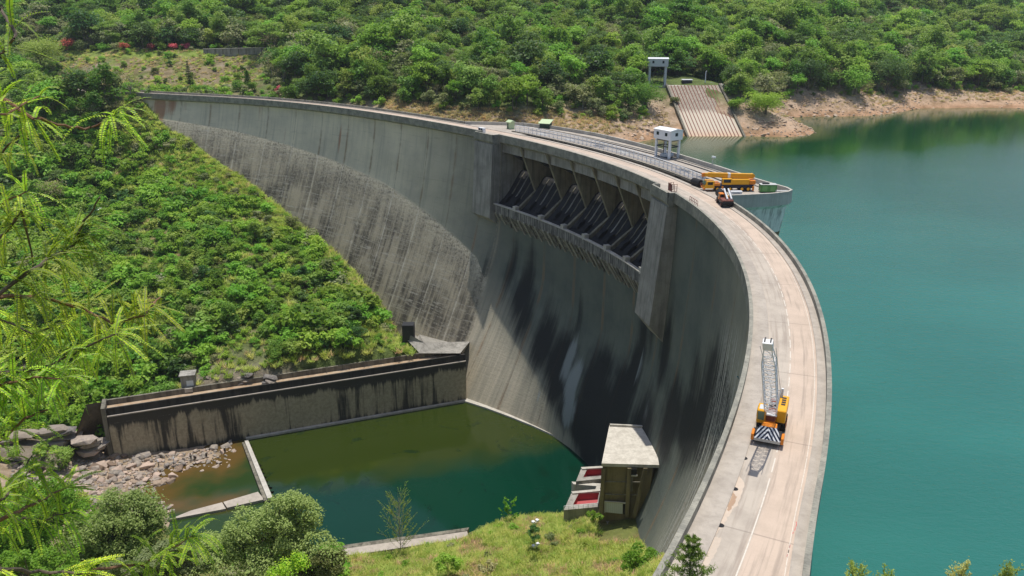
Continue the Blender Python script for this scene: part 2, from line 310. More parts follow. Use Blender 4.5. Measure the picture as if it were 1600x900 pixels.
def face_mat():
    t = NT('dam_face_concrete'); sep = t.new('SeparateXYZ'); t.l.new(t.attr('sd', 'Vector'), sep.inputs[0]); S, D = sep.outputs[0], sep.outputs[1]
    sd = t.coord(attr='sd'); warp = t.noise(sd, .12, 4, .6)
    nb = t.noise(sd, .09, 6, .6); nf = t.noise(sd, 1.1, 6, .72); vs = t.noise(t.coord(attr='sd', scale=(1, .035, 1)), .55, 6, .68); vs2 = t.noise(t.coord(attr='sd', scale=(1, .02, 1)), 1.7, 5, .7)
    hs = t.noise(t.coord(attr='sd', scale=(.06, 1, 1)), 1.3, 5, .75)
    shade_tone = t.attr('shade_tone'); clean = t.mix(t.ramp(nb, .35, .68), t.mix(shade_tone, (.68, .6, .44), (.14, .155, .125)), t.mix(shade_tone, (.54, .485, .365), (.1, .118, .1))); clean = t.mix(t.math('MULTIPLY', t.ramp(vs, .48, .75), .45), clean, (.13, .14, .125)); clean = t.mix(t.math('MULTIPLY', t.ramp(vs2, .55, .8), .3), clean, (.36, .34, .27))  # colour carries shade: darker centre, paler towards the left abutment
    grime = t.mix(t.ramp(t.math('ADD', t.math('MULTIPLY', vs, .5), t.math('MULTIPLY', nb, .5)), .4, .6), (.06, .054, .042), (.31, .275, .2)); pale_ = t.math('MULTIPLY', t.attr('sun_fringe'), t.ramp(nf, .3, .6)); grime = t.mix(pale_, grime, (.62, .56, .43)); grime = t.mix(t.math('MULTIPLY', t.ramp(hs, .52, .7), .75), grime, (.04, .038, .034))  # pale band imitates the sunlit strip just under the shadow line
    grime = t.mix(t.math('MULTIPLY', t.ramp(t.math('MULTIPLY', nf, t.ramp(hs, .35, .6)), .38, .52), .6), grime, (.33, .31, .25)); grime = t.mix(t.math('MULTIPLY', t.math('MULTIPLY', t.ramp(vs2, .6, .74), t.ramp(nf, .35, .6)), .6), grime, (.36, .33, .26))
    clean = t.mix(t.math('MULTIPLY', t.attr('sun_wedge'), t.ramp(vs, .35, .7, 1, .5)), clean, (.5, .44, .33))  # paler colour put in for sun on the lower wedge
    cl = t.ramp(t.math('ADD', t.attr('clean'), t.math('MULTIPLY_ADD', nf, .3, -.15)), .35, .65)
    col = t.mix(cl, grime, clean)
    # joints between the blocks and the thin lift lines
    fj = t.math('ABSOLUTE', t.math('SUBTRACT', t.math('FRACT', t.math('DIVIDE', t.math('ADD', S, 4.2), 16.2)), .5))
    jl = t.math('MULTIPLY', t.ramp(fj, .004, .012, 1, 0), t.ramp(t.noise(sd, .5, 4), .3, .55)); jw = t.math('MULTIPLY', t.ramp(fj, .01, .06, 1, 0), t.ramp(nb, .42, .62))
    col = t.mix(t.math('MULTIPLY', jw, .55), col, t.mix(cl, (.44, .41, .33), (.3, .19, .1))); col = t.mix(t.math('MULTIPLY', jl, t.mix(cl, (.7, .7, .7), (.5, .5, .5))), col, t.mix(cl, (.5, .47, .4), (.09, .08, .06)))
    fl = t.math('ABSOLUTE', t.math('SUBTRACT', t.math('FRACT', t.math('DIVIDE', t.math('ADD', D, t.math('MULTIPLY', t.noise(t.coord(attr='sd', scale=(.01, .3, 1)), 1.0, 2), 6.0)), 2.6)), .5))
    ll = t.math('MULTIPLY', t.ramp(fl, .02, .07, 1, 0), t.ramp(t.noise(t.coord(attr='sd', scale=(.25, 1, 1)), .6, 5, .7), .46, .62))
    col = t.mix(t.math('MULTIPLY', ll, t.mix(cl, (.5, .5, .5), (.2, .2, .2))), col, t.mix(cl, (.42, .4, .34), (.12, .12, .1)))
    pn = t.math('ADD', t.math('MULTIPLY_ADD', vs, .9, -.45), t.math('ADD', t.math('MULTIPLY_ADD', vs2, .35, -.17), t.math('MULTIPLY_ADD', nb, .6, -.3)))
    bl = t.ramp(t.math('ADD', t.attr('black'), pn), .25, .9); col = t.mix(t.math('MULTIPLY', bl, .93), col, (.018, .019, .018))
    pl = t.ramp(t.math('ADD', t.attr('pale'), pn), .4, .8); col = t.mix(t.math('MULTIPLY', pl, .75), col, (.3, .33, .32))
    ru = t.ramp(t.math('ADD', t.attr('rust'), t.math('MULTIPLY', pn, .8)), .35, .8); col = t.mix(t.math('MULTIPLY', ru, .75), col, (.33, .13, .06))
    wl_ = t.math('MULTIPLY', t.math('MULTIPLY', t.ramp(t.attr('weep'), .1, .6), t.ramp(t.math('ADD', vs2, t.math('MULTIPLY', t.math('SUBTRACT', nf, .5), .35)), .475, .565)), .92); col = t.mix(wl_, col, (.46, .44, .38))
    t.bump(t.math('ADD', t.math('ADD', nf, t.math('MULTIPLY', hs, .7)), t.math('MULTIPLY', jl, -1.2)), .35, .25); return t.fin(col, .9)
M['face'] = face_mat()
def parapet_mat():
    t = NT('parapet_concrete'); sep = t.new('SeparateXYZ'); t.l.new(t.attr('sd', 'Vector'), sep.inputs[0]); sd = t.coord(attr='sd'); n = t.noise(sd, .4, 6, .65); n2 = t.noise(t.coord(attr='sd', scale=(1, .2, 1)), 2.2, 5, .7)
    col = t.mix(t.ramp(n, .35, .65), (.34, .325, .265), (.2, .195, .165)); col = t.mix(t.math('MULTIPLY', t.ramp(n2, .48, .7), .55), col, (.085, .083, .07))
    w = t.new('TexWave', wave_type='BANDS', bands_direction='X'); t.l.new(sd, w.inputs[0]); w.inputs['Scale'].default_value = 1.1; t.bump(t.math('ADD', w.outputs['Fac'], t.math('MULTIPLY', n2, .5)), .14, .1)
    return t.fin(t.mix(t.math('MULTIPLY', t.ramp(w.outputs['Fac'], .3, 0), .1), col, (.08, .08, .07)), .88)
M['parapet'] = parapet_mat()
def water(name, deep, shallow, rough, bump, bscale, spec=.5, attr=None, stretch=(1, 1, 1)):
    t = NT(name); c = t.coord(scale=stretch); n = t.noise(c, .012, 4, .6)
    col = t.mix(t.ramp(n, .35, .65), deep, tuple(a * 1.18 for a in deep)); a2 = t.attr('shallow') if attr else t.ramp(n, .6, .9, 0, .2)
    if name == 'reservoir_water': fa = t.attr('open'); col = t.mix(fa, (.008, .052, .018), col); bump_k = fa  # far water coloured dark green to imitate the mirrored hills
    col = t.mix(a2, col, shallow)
    if name == 'pool_water':
        w2 = t.noise(t.coord(), .09, 4, .6, 1.0); col = t.mix(t.math('MULTIPLY', t.ramp(w2, .56, .7), .55), col, (.004, .02, .01))
        sp = t.ramp(t.noise(t.coord(), 1.6, 3, .7), .66, .7); col = t.mix(t.math('MULTIPLY', t.math('MULTIPLY', sp, t.attr('scum')), .8), col, (.22, .17, .03))
    h = t.math('ADD', t.noise(c, bscale, 4, .6, .4), t.math('MULTIPLY', t.noise(c, bscale * 4, 3, .6), .35))
    if name == 'reservoir_water': h = t.math('MULTIPLY', h, t.math('MULTIPLY_ADD', fa, .9, .1))
    t.bump(h, bump, .3)
    t.fin(col, rough); t.b.inputs['IOR'].default_value = 1.33; t.b.inputs['Specular IOR Level'].default_value = spec; return t
M['reservoir'] = water('reservoir_water', (.022, .132, .108), (.14, .15, .06), .06, .5, .6, .5, True, (1, 1.8, 1)).mat
M['pool'] = water('pool_water', (.002, .03, .016), (.026, .04, .006), .04, .05, .5, .5, True).mat
M['stream'] = water('stream_water', (.022, .045, .012), (.11, .065, .018), .06, .06, .8, .4, True).mat
def terrain_mat():
    t = NT('ground'); c = t.coord(); n = t.noise(c, .18, 6, .65); n2 = t.noise(c, 1.3, 5, .7); col = t.attr('tint', 'Color')
    col = t.mix(t.ramp(n, .4, .65), col, t.mix(1, col, (.6, .58, .5), 'MULTIPLY')); col = t.mix(t.math('MULTIPLY', t.ramp(n2, .48, .72), .6), col, t.mix(1, col, (1.5, 1.4, 1.3), 'MULTIPLY'))
    t.bump(t.math('ADD', n, t.math('MULTIPLY', n2, .6)), .8, .8); return t.fin(col, .95)
M['ground'] = terrain_mat()
M['leaf_broad'] = leaf('broad_leaves', (.085, .22, .02), (.19, .34, .035), (.23, .27, .06), .42)
M['leaf_bright'] = leaf('bright_leaves', (.15, .36, .025), (.27, .46, .045), (.22, .34, .05), .48)
M['leaf_dark'] = leaf('dark_leaves', (.035, .1, .022), (.07, .155, .032), (.08, .13, .035), .35)
M['leaf_olive'] = leaf('olive_leaves', (.15, .2, .05), (.24, .27, .09), (.22, .21, .13), .4)
M['leaf_dry'] = leaf('dry_twigs', (.24, .2, .1), (.34, .27, .15), (.24, .24, .1), .25)
M['leaf_pink'] = leaf('pink_blossom', (.5, .06, .11), (.6, .12, .17), None, .3)
M['grass'] = leaf('grass_blades', (.26, .43, .045), (.45, .53, .1), (.52, .48, .18), .48)
M['drygrass'] = leaf('dry_grass_blades', (.48, .36, .18), (.6, .45, .27), (.5, .33, .2), .4)
M['leaf_grey'] = leaf('grey_green_leaves', (.14, .24, .05), (.28, .36, .11), (.26, .3, .1), .42)
M['frond'] = leaf('feathery_fronds', (.2, .4, .016), (.52, .62, .05), None, .45)
M['pine'] = leaf('pine_needles', (.06, .12, .02), (.11, .18, .035), None, .2)
M['bark'] = concrete('bark', (.16, .125, .09), (.05, .04, .03), .6, 4); M['twig'] = concrete('red_brown_twig', (.24, .13, .07), (.09, .055, .035), .5, 8)
M['palebark'] = concrete('pale_bark', (.36, .33, .28), (.15, .13, .1), .5, 4)

# ------------------------------------------------------------------ terrain
def rbf(pts, smooth=2.0):
    p = np.asarray(pts, float); c = p[:, :2] / 100; n = len(c)
    def U(r2): return np.where(r2 > 1e-12, .5 * r2 * np.log(np.maximum(r2, 1e-12)), 0)
    A = U(((c[:, None] - c) ** 2).sum(2)) + np.eye(n) * smooth * 1e-3; Q = np.c_[np.ones(n), c]
    w = np.linalg.solve(np.block([[A, Q], [Q.T, np.zeros((3, 3))]]), np.r_[p[:, 2], 0, 0, 0])
    def f(x, y):
        x = np.asarray(x, float); sh = x.shape; q = np.stack([x.ravel(), np.asarray(y, float).ravel()], 1) / 100; out = np.empty(len(q))
        for a in range(0, len(q), 5000):
            b = q[a:a+5000]; out[a:a+5000] = U(((b[:, None] - c) ** 2).sum(2)) @ w[:n] + np.c_[np.ones(len(b)), b] @ w[n:]
        return out.reshape(sh)
    return f
def fbm(x, y, sc, seed=0, octs=4):
    r = np.random.default_rng(seed); z = 0; a = 1.0
    for k in range(octs):
        for _ in range(3):
            th = r.uniform(0, 6.28); ph = r.uniform(0, 6.28); f = (2 ** k) / sc * r.uniform(.7, 1.4) * 6.28; z = z + a * np.sin(f * (x * math.cos(th) + y * math.sin(th)) + ph + 1.3 * np.sin(f * .6 * (x * math.sin(th) - y * math.cos(th))))
        a *= .5
    return z / 3
ZR, ZP, ZW = -16.0, -82.0, -65.0      # reservoir level, pool level, top of the guide wall
pA, pB = atz(722, 627, ZP), atz(172, 722, ZP)          # foot line of the guide wall
pC = atz(385, 688, ZP)
wdir = (pB - pA)[:2]; wlen = np.hypot(*wdir); wdir /= wlen; wback = np.array([wdir[1], -wdir[0]]);
if wback[1] < 0: wback = -wback
def wall_sd(x, y): return (x - pA[0]) * wback[0] + (y - pA[1]) * wback[1]       # > 0 behind the wall
edge_pts = []
for q in ((252, 190), (290, 212), (330, 245), (365, 268), (400, 292), (460, 345), (530, 402), (590, 470), (618, 518), (634, 546)):
    r_ = ray_face(*q)
    if r_ is not None: edge_pts.append(r_)
def pz(px, py, y): return aty(px, py, y)
shared = [P(-8, 3, -2.2), P(-30, 3, -1.5), P(-60, 5, -1)] + [pz(*a) for a in ((100, 140, 435), (-60, 140, 440), (220, 133, 432), (300, 135, 440), (300, 110, 456), (300, 82, 476), (300, 73, 490), (200, 82, 476), (160, 74, 490), (400, 79, 482), (300, 30, 560), (300, -40, 680),
    (100, 92, 480), (100, 50, 540), (100, 0, 620), (100, -60, 720), (-200, 140, 445), (-200, 50, 545), (-200, -60, 720), (-500, 50, 560), (-500, -60, 700))]
down = shared + [e[0] for e in edge_pts] + [atz(*a, ZW) for a in ((640, 556), (560, 574), (400, 602), (250, 626), (165, 640))] + \
    [pz(*a) for a in ((0, 150, 425), (0, 215, 390), (0, 300, 333), (0, 450, 268), (0, 560, 232), (-200, 300, 335), (-200, 450, 268), (-200, 600, 222), (150, 250, 355), (150, 400, 284), (150, 520, 244), (300, 330, 318), (300, 450, 262), (300, 550, 232), (420, 400, 283), (450, 500, 247), (560, 500, 246), (200, 170, 405), (230, 250, 360))] + \
    [atz(100, 655, -74), atz(40, 690, -74), atz(-100, 680, -72), atz(150, 690, -80)]
ups = shared + [atz(*a, ZR - .2) for a in ((1010, 221), (1070, 213), (1160, 213), (1258, 213), (1230, 187), (1300, 183), (1385, 179), (1440, 170), (1520, 169), (1600, 170), (1750, 172), (1950, 174))] + \
    [atz(*a, ZR) + np.array([0, -38, -9]) for a in ((1010, 221), (1070, 213), (1160, 213), (1258, 213), (1600, 170), (1950, 174), (1385, 179))] + [atz(1300, 213, -24), atz(1255, 198, ZR - 4)] + \
    [pz(*a) for a in ((500, 140, 392), (650, 165, 352), (700, 173, 342), (760, 178, 338), (850, 181, 345), (1000, 190, 363), (940, 186, 355), (1035, 131, 405), (1120, 131, 405), (1180, 182, 374), (1215, 172, 392), (1300, 152, 445), (1400, 160, 462), (1470, 147, 480), (1550, 141, 500), (1600, 143, 503),
    (1200, 100, 470), (1200, 50, 560), (1200, 0, 680), (1200, -60, 800), (1450, 100, 560), (1450, 50, 660), (1450, 0, 800), (1450, -60, 950), (1600, 100, 585), (1900, 140, 560), (1900, 100, 640), (1900, 0, 850), (1900, -60, 1000),
    (800, 100, 430), (800, 50, 510), (800, 0, 600), (800, -60, 700), (500, 100, 440), (500, 50, 505), (500, 0, 590), (500, -60, 690), (1000, 100, 450), (1000, 40, 550))] + [np.array([-80, 330, -30.]), np.array([0, 300, -34.]), np.array([80, 250, -40.]), np.array([140, 300, -36.])]
low = [atz(*a) for a in ((500, 700, -86), (650, 800, -87), (850, 720, -86), (640, 700, -87), (300, 765, -83.4), (200, 742, -81.6), (250, 730, -81.7), (350, 725, -82.3), (345, 800, -82.5), (270, 800, -82.3), (390, 740, -83.4), (230, 790, -81.8), (160, 725, -80.5), (100, 700, -78.5), (60, 690, -77), (-60, 700, -75), (150, 690, -79.5),
    (560, 868, -80.6), (720, 842, -80.4), (800, 813, -79.8), (870, 810, -79.5), (905, 812, -78), (940, 806, -74.2), (985, 842, -71.5), (960, 832, -72.6), (800, 796, -85), (870, 792, -85), (740, 822, -84.5), (650, 840, -84.5), (560, 852, -84.5), (700, 900, -75), (850, 880, -74.5), (850, 900, -73), (960, 890, -70), (1000, 890, -65), (1028, 884, -50), (1060, 960, -38), (940, 935, -66), (540, 895, -79), (450, 880, -80.5), (330, 850, -83), (300, 900, -81), (100, 800, -78), (100, 900, -76), (0, 800, -74), (0, 900, -72), (-100, 900, -68))] + \
    [np.array(a, float) for a in ((0, 0, 36.8), (-6, 8, 31), (0, 20, 18), (-20, 10, 30), (-60, 20, 20), (-100, 60, -20), (-140, 120, -62), (-160, 180, -66), (0, 40, -10), (-20, 60, -34), (0, 80, -44), (5, 100, -56), (-40, 100, -62), (-80, 110, -66), (20, 60, -22), (0, -20, 40), (-60, -20, 44), (28, 30, 4), (35, 5, 22), (30, -20, 38), (60, 20, 6), (80, -20, 26))]
fL = rbf(low, .6)
fD, fU = rbf(down, 1.0), rbf(ups, 1.0)
def hill_z(x, y):
    S, o = so(x, y); w = np.clip((o + 9.4) / 9.4, 0, 1); w = w * w * (3 - 2 * w)
    near = np.clip((y - 250) / 60, 0, 1)
    z = w * fD(x, y) + (1 - w) * fU(x, y)
    wl_ = wall_sd(x, y); k_ = np.clip((5 - wl_) / 14, 0, 1) * np.clip((pB[0] + 2 - x) / 6, 0, 1) * (o > 0); z = z * (1 - k_) + (fL(x, y) - .6) * k_
    amp = (1 - k_) * np.clip((np.abs(z - ZR) - 1) / 8, .15, 1) * np.where(w > .5, np.clip(wall_sd(x, y) / 15, 0, 1) * np.clip((o - faceo(S, np.maximum(-z, 0))) / 12, 0, 1), 1)
    return z + amp * fbm(x, y, 55, 3) * 1.6
def low_z(x, y): return fL(x, y) + fbm(x, y, 14, 5) * .22
SH = {}
# hillside sheet
xs = np.arange(-430, 560, 4.5); ys = np.arange(188, 1010, 4.5); X, Y = np.meshgrid(xs, ys, indexing='ij')
Z = hill_z(X, Y); S_, O_ = so(X, Y); wsd = wall_sd(X, Y)
def tint_hill(x, y, z, S, o):
    n = fbm(x, y, 30, 11); n2 = fbm(x, y, 9, 12); up = (o < -9) & (S > -5)
    c = np.empty(x.shape + (3,)); c[:] = (.11, .15, .04)
    def put(m, col): 
        m = np.clip(m, 0, 1)[..., None]; c[:] = c * (1 - m) + np.array(col) * m
    shore = np.clip((-1.5 - z + n2 * 2) / 3, 0, 1) * np.clip((-9 - o) / 4, 0, 1)
    put(shore, (.42, .31, .22)); put(shore * np.clip((-11.5 - z + n2 * 2) / 3, 0, 1), (.5, .33, .21)); put(shore * np.clip((-13.8 - z) / 1.5, 0, 1), (.4, .24, .14))
    px, py, w = proj(np.stack([x, y, z], -1))
    cut = np.clip(np.minimum(np.minimum((px - 105) / 25, (415 - px) / 25), np.minimum((py - 84) / 5, (137 - py) / 5)) + n2 * .8, 0, 1) * (o < 60)
    put(cut, (.24, .19, .11)); put(cut * np.clip(n * 2, 0, 1), (.16, .2, .04)); put(cut * np.clip(n2 * 3 - .6, 0, 1), (.3, .24, .18))
    lawn = ((px > 100) & (px < 330) & (py > 78) & (py < 92)) | ((px > 190) & (px < 330) & (py > 133) & (py < 146)); put(lawn * .9, (.2, .27, .05))
    sl = np.clip(n2 * 2.4 - 1.3, 0, 1) * (o > 0); put(sl, (.3, .2, .12))
    edge = np.clip((24 - (o - faceo(S, np.maximum(-z, 0)))) / 12, 0, 1) * (o > 0) * (S > -6); put(edge * .9, (.17, .24, .04))
    cl = np.clip((-60 - z + n2 * 2) / 4, 0, 1) * (o > 0) * (px < 470); put(cl, (.2, .17, .13))
    return c
C_ = tint_hill(X, Y, Z, S_, O_)
keep = ~(((X - pA[0]) * wdir[0] + (Y - pA[1]) * wdir[1] < 3) & (wsd < 13) & (O_ > 0) & (Z < -58)) & ~((wsd < -1.2) & (X > pB[0] - 7)) & (wsd > -14) | (O_ < -2)
keep &= ~((O_ > -1.5) & (O_ < faceo(S_, np.maximum(-Z, 0)) - 6) & (S_ > 6) & (S_ < 320) & (Z > -100) & (Y < 420) & False)
snap = (wsd < 4.7) & (wsd > -1.2) & (X > pB[0] - 7)
X = np.where(snap, X + (4.7 - wsd) * wback[0], X); Y = np.where(snap, Y + (4.7 - wsd) * wback[1], Y); Z = np.where(snap, -65.7, Z)
fs = grid_faces(*X.shape); fs = fs[keep.ravel()[fs].all(1)]
me = np_mesh('hillside', np.stack([X, Y, Z], -1).reshape(-1, 3), fs, M['ground'], {'tint': ('FLOAT_COLOR', np.c_[C_.reshape(-1, 3), np.ones(C_.size // 3)])}, True)
struct(link(bpy.data.objects.new('hillside', me)))
# valley floor and the near slope below the viewpoint
xs = np.arange(-200, 112, 2.2); ys = np.arange(-40, 246, 2.2); X, Y = np.meshgrid(xs, ys, indexing='ij'); Z = low_z(X, Y); S_, O_ = so(X, Y); wsd = wall_sd(X, Y)
def tint_low(x, y, z):
    n = fbm(x, y, 18, 21); n2 = fbm(x, y, 5, 22); px, py, w = proj(np.stack([x, y, z], -1)); c = np.empty(x.shape + (3,)); c[:] = (.15, .17, .045)
    def put(m, col):
        m = np.clip(m, 0, 1)[..., None]; c[:] = c * (1 - m) + np.array(col) * m
    put(np.clip(n * 1.6, 0, 1) * .8, (.26, .19, .09)); put(((px < 420) & (py < 830) | (px < 120)) & (y > 60), (.36, .28, .2)); put(np.clip((-82.6 - z) / .6, 0, 1), (.3, .2, .1))
    return c
C_ = tint_low(X, Y, Z); keep = ~((wsd > 2.0) & (X > pB[0] + 2)) & (wsd < 10) & ~((O_ > -8.8) & (O_ < 1) & (S_ > 300)) & ~((O_ <= -2) & (S_ < 442))
fs = grid_faces(*X.shape); fs = fs[keep.ravel()[fs].all(1)]
me = np_mesh('valley_floor', np.stack([X, Y, Z], -1).reshape(-1, 3), fs, M['ground'], {'tint': ('FLOAT_COLOR', np.c_[C_.reshape(-1, 3), np.ones(C_.size // 3)])}, True)
struct(link(bpy.data.objects.new('valley_floor', me)))
# distant ground ring so that the land reaches the horizon
mb = MB(); rr = [(-3200, -500), (-430, -500), (-430, 1005), (560, 1005), (560, -500), (4000, -500), (4000, 4000), (-3200, 4000)]
gz = [(-1200, 188, 5), (-430, 188, 8), (-430, 1005, 100), (560, 1005, 92), (560, 600, 6), (1400, 620, 12), (1400, 2400, 300), (-1200, 2400, 300)]
mb.add([(x, y, z - 3) for x, y, z in gz], [(0, 1, 2, 7), (2, 3, 6, 7), (3, 4, 5, 6)])
far = mb.build('distant_hills', M['ground']); A = far.data.attributes.new('tint', 'FLOAT_COLOR', 'POINT'); A.data.foreach_set('color', np.tile([.05, .075, .025, 1], 8).astype(np.float32)); struct(far)

# ------------------------------------------------------------------ water
def water_sheet(name, poly_fn, x0, x1, y0, y1, st, z, mat, shallow):
    xs = np.arange(x0, x1, st); ys = np.arange(y0, y1, st); X, Y = np.meshgrid(xs, ys, indexing='ij'); k = poly_fn(X, Y); fs = grid_faces(*X.shape); fs = fs[k.ravel()[fs].all(1)]
    me = np_mesh(name, np.stack([X, Y, np.full_like(X, z)], -1).reshape(-1, 3), fs, mat, {'shallow': ('FLOAT', shallow(X, Y).ravel())}, True)
    return struct(link(bpy.data.objects.new(name, me)))
def rk(x, y): S, o = so(x, y); return ((o < np.where((S > 200) & (S < 298), -13, .5)) | (x > 70)) & (S > 60)
def rsh(x, y):
    d = ZR - fU(x, y); return np.clip(1 - d / 4.5, 0, 1) * .8 * (y > 300)
water_sheet('reservoir', rk, -140, 900, 16, 640, 5, ZR, M['reservoir'], rsh)
_o = bpy.data.objects['reservoir'].data; _v = np.empty(len(_o.vertices) * 3, np.float32); _o.vertices.foreach_get('co', _v); _v = _v.reshape(-1, 3); _A = _o.attributes.new('open', 'FLOAT', 'POINT'); _A.data.foreach_set('value', np.clip(1 - (_v[:, 1] - 165 + 25 * fbm(_v[:, 0], _v[:, 1], 120, 99)) / 170, 0, 1).astype(np.float32))  # 'open' fades out on the far water, coloured dark for the mirrored hills
def inpool(x, y):
    S, o = so(x, y); return (wall_sd(x, y) < .6) & (o > faceo(S, np.full_like(S, 82.)) - 3) & (low_z(x, y) < ZP + .8)
pq = [atz(*a, ZP)[:2] for a in ((380, 770), (520, 752), (640, 735), (800, 716), (905, 722))]
def psh(x, y):
    px, py, w = proj(np.stack([x, y, np.full_like(x, ZP)], -1)); e = np.interp(px, [300, 400, 520, 640, 720, 800, 900], [775, 772, 757, 742, 728, 708, 690]); return np.clip((e - py) / 36 + .45 + fbm(x, y, 20, 31) * .18, 0, 1)
weir_a, weir_b = atz(381, 688, ZP)[:2], atz(424, 780, ZP)[:2]
def left_of_weir(x, y): return (x - weir_a[0]) * (weir_b[1] - weir_a[1]) - (y - weir_a[1]) * (weir_b[0] - weir_a[0])
_sg = np.sign(left_of_weir(*atz(200, 740, ZP)[:2]))
water_sheet('stilling_pool', lambda x, y: inpool(x, y) & (left_of_weir(x, y) * _sg < -10), -110, 50, 140, 245, 1, ZP, M['pool'], psh)
_o = bpy.data.objects['stilling_pool'].data; _v = np.empty(len(_o.vertices) * 3, np.float32); _o.vertices.foreach_get('co', _v); _v = _v.reshape(-1, 3); _px, _py, _w = proj(_v); _A = _o.attributes.new('scum', 'FLOAT', 'POINT'); _A.data.foreach_set('value', np.clip(1.1 - np.hypot((_px - 845) / 75, (_py - 678) / 34), 0, 1).astype(np.float32))
def ssh(x, y):
    px, py, w = proj(np.stack([x, y, np.full_like(x, ZP)], -1)); return np.clip(1.0 - (ZP - .6 - low_z(x, y)) / .75 + fbm(x, y, 9, 41) * .25, 0, 1) * .9 * np.clip((806 - py) / 14, 0, 1) 
water_sheet('stream', lambda x, y: (left_of_weir(x, y) * _sg > -40) & (wall_sd(x, y) < .6) & (low_z(x, y) < ZP + .2), -150, -50, 130, 245, 1, ZP - .6, M['stream'], ssh)

# ------------------------------------------------------------------ the dam
SP0, SP1 = 206.4, 290.4
PIER = [217.9, 231.6, 243.9, 255.4, 267.3, 278.2, 287.6]
dam = thing('dam', 'high curved grey concrete arch dam with gated spillway, holding back the green reservoir', 'dam', tuple(P(250, 6, -82)), 0, None, True)
def with_sd(ob, fn):
    n = len(ob.data.vertices); v = np.empty(n * 3); ob.data.vertices.foreach_get('co', v); v = v.reshape(-1, 3)
    if ob.parent: v = v + np.array(roots_loc(ob).location)
    S, o = so(v[:, 0], v[:, 1]); A = ob.data.attributes.new('sd', 'FLOAT_VECTOR', 'POINT'); A.data.foreach_set('vector', fn(S, o, v[:, 2]).astype(np.float32).ravel()); return ob
sd_o = lambda S, o, z: np.stack([S, o, z], 1); sd_z = lambda S, o, z: np.stack([S, -z, o], 1)
vs, fs, nb = [], [], 0
for (a, b, d0) in ((-16, SP0 + .6, 2.4), (SP0 - .4, SP1 + .4, 24.0), (SP1 - .6, 494, 2.4)):
    Sg = np.linspace(a, b, int((b - a) / 1.6) + 2); Dg = np.linspace(d0, 104, 70); SS, DD = np.meshgrid(Sg, Dg, indexing='ij'); v = P(SS, faceo(SS, DD), -DD); vs.append(np.c_[v.reshape(-1, 3), SS.ravel(), DD.ravel()])
    fs.append(grid_faces(*SS.shape) + nb); nb += SS.size
vs = np.concatenate(vs); fs = np.concatenate(fs); S_, D_ = vs[:, 3], vs[:, 4]
d1 = np.interp(S_, T1[:, 0], T1[:, 1])
clean = np.clip((d1 - D_) / 1.6 + .5, 0, 1); clean = np.where(S_ > 206, np.clip((S_ - 205) / 6, 0, 1) * np.clip(1.15 - (D_ - 30) / 130 - np.clip((S_ - 335) / 22, 0, 1) * np.clip((D_ - 10) / 14, 0, 1), 0, 1), clean)
def blobs(lst):
    out = np.zeros(len(S_))
    for (px, py, rs, rd, a) in lst:
        r_ = ray_face(px, py)
        if r_ is None: continue
        out = np.maximum(out, a * np.exp(-(((S_ - r_[1]) / rs) ** 2 + ((D_ - r_[2]) / rd) ** 2)))
    return out
black = blobs([(800, 420, 3, 16, .85), (815, 465, 4.5, 16, 1.05), (812, 512, 4.5, 12, 1.1), (828, 430, 2, 18, .75), (845, 545, 5.5, 14, 1.2), (872, 575, 7, 14, 1.15), (864, 612, 6, 11, 1.35), (880, 645, 5, 9, 1.3), (905, 665, 6, 10, 1.3), (918, 695, 8, 8, 1.4), (935, 640, 9, 12, 1.2), (850, 500, 3, 12, .8), (930, 600, 9, 14, 1.1), (925, 660, 11, 12, 1.3), (950, 690, 12, 12, 1.3), (965, 635, 10, 14, 1.2), (905, 500, 2, 18, .7), (1000, 560, 4, 18, .95), (1020, 500, 3, 14, .9), (1040, 545, 4, 14, 1.0), (985, 600, 6, 14, 1.1), (1000, 670, 9, 12, 1.1),
    (1085, 600, 5, 10, .8), (1110, 610, 9, 10, 1.15), (1125, 640, 11, 9, 1.35), (1100, 660, 11, 9, 1.35), (1075, 670, 10, 9, 1.25), (1050, 650, 8, 10, 1.1), (1040, 690, 8, 8, .9), (1125, 600, 5, 12, .8), (720, 470, 1.2, 9, .6), (690, 520, 1.3, 12, .6), (640, 480, 1.4, 14, .55), (752, 440, 2, 12, .7), (745, 480, 1.5, 10, .6)])  # stains, also massed along the cast shadow's edge to deepen its shade
sun_wedge = np.clip((S_ - 200) / 5, 0, 1) * np.clip((272 - S_) / 14, 0, 1) * np.clip((D_ - 44 - np.maximum(S_ - 212, 0) * .55) / 16, 0, 1); black *= 1 - .9 * sun_wedge  # wedge painted lighter as if sunlit; the black thins out there
pale = blobs([(890, 560, 2.4, 9, 1.0), (893, 600, 3.4, 9, 1.1), (888, 640, 3.6, 7, 1.0), (1000, 575, 1.2, 7, .9), (800, 600, 3, 12, .55), (1010, 640, 4, 8, .5), (840, 620, .8, 3, .8)])
rust = blobs([(250, 165, 5, 9, 1.0), (268, 160, 4, 8, .8), (290, 165, 3, 8, .5), (407, 175, 2, 7, .6), (531, 215, 1, 7, .8), (445, 215, 1, 8, .6), (575, 470, 5, 4, .3)])
weep = np.clip((S_ - 332) / 16, 0, 1) * np.clip((D_ - 9) / 8, 0, 1) * .74
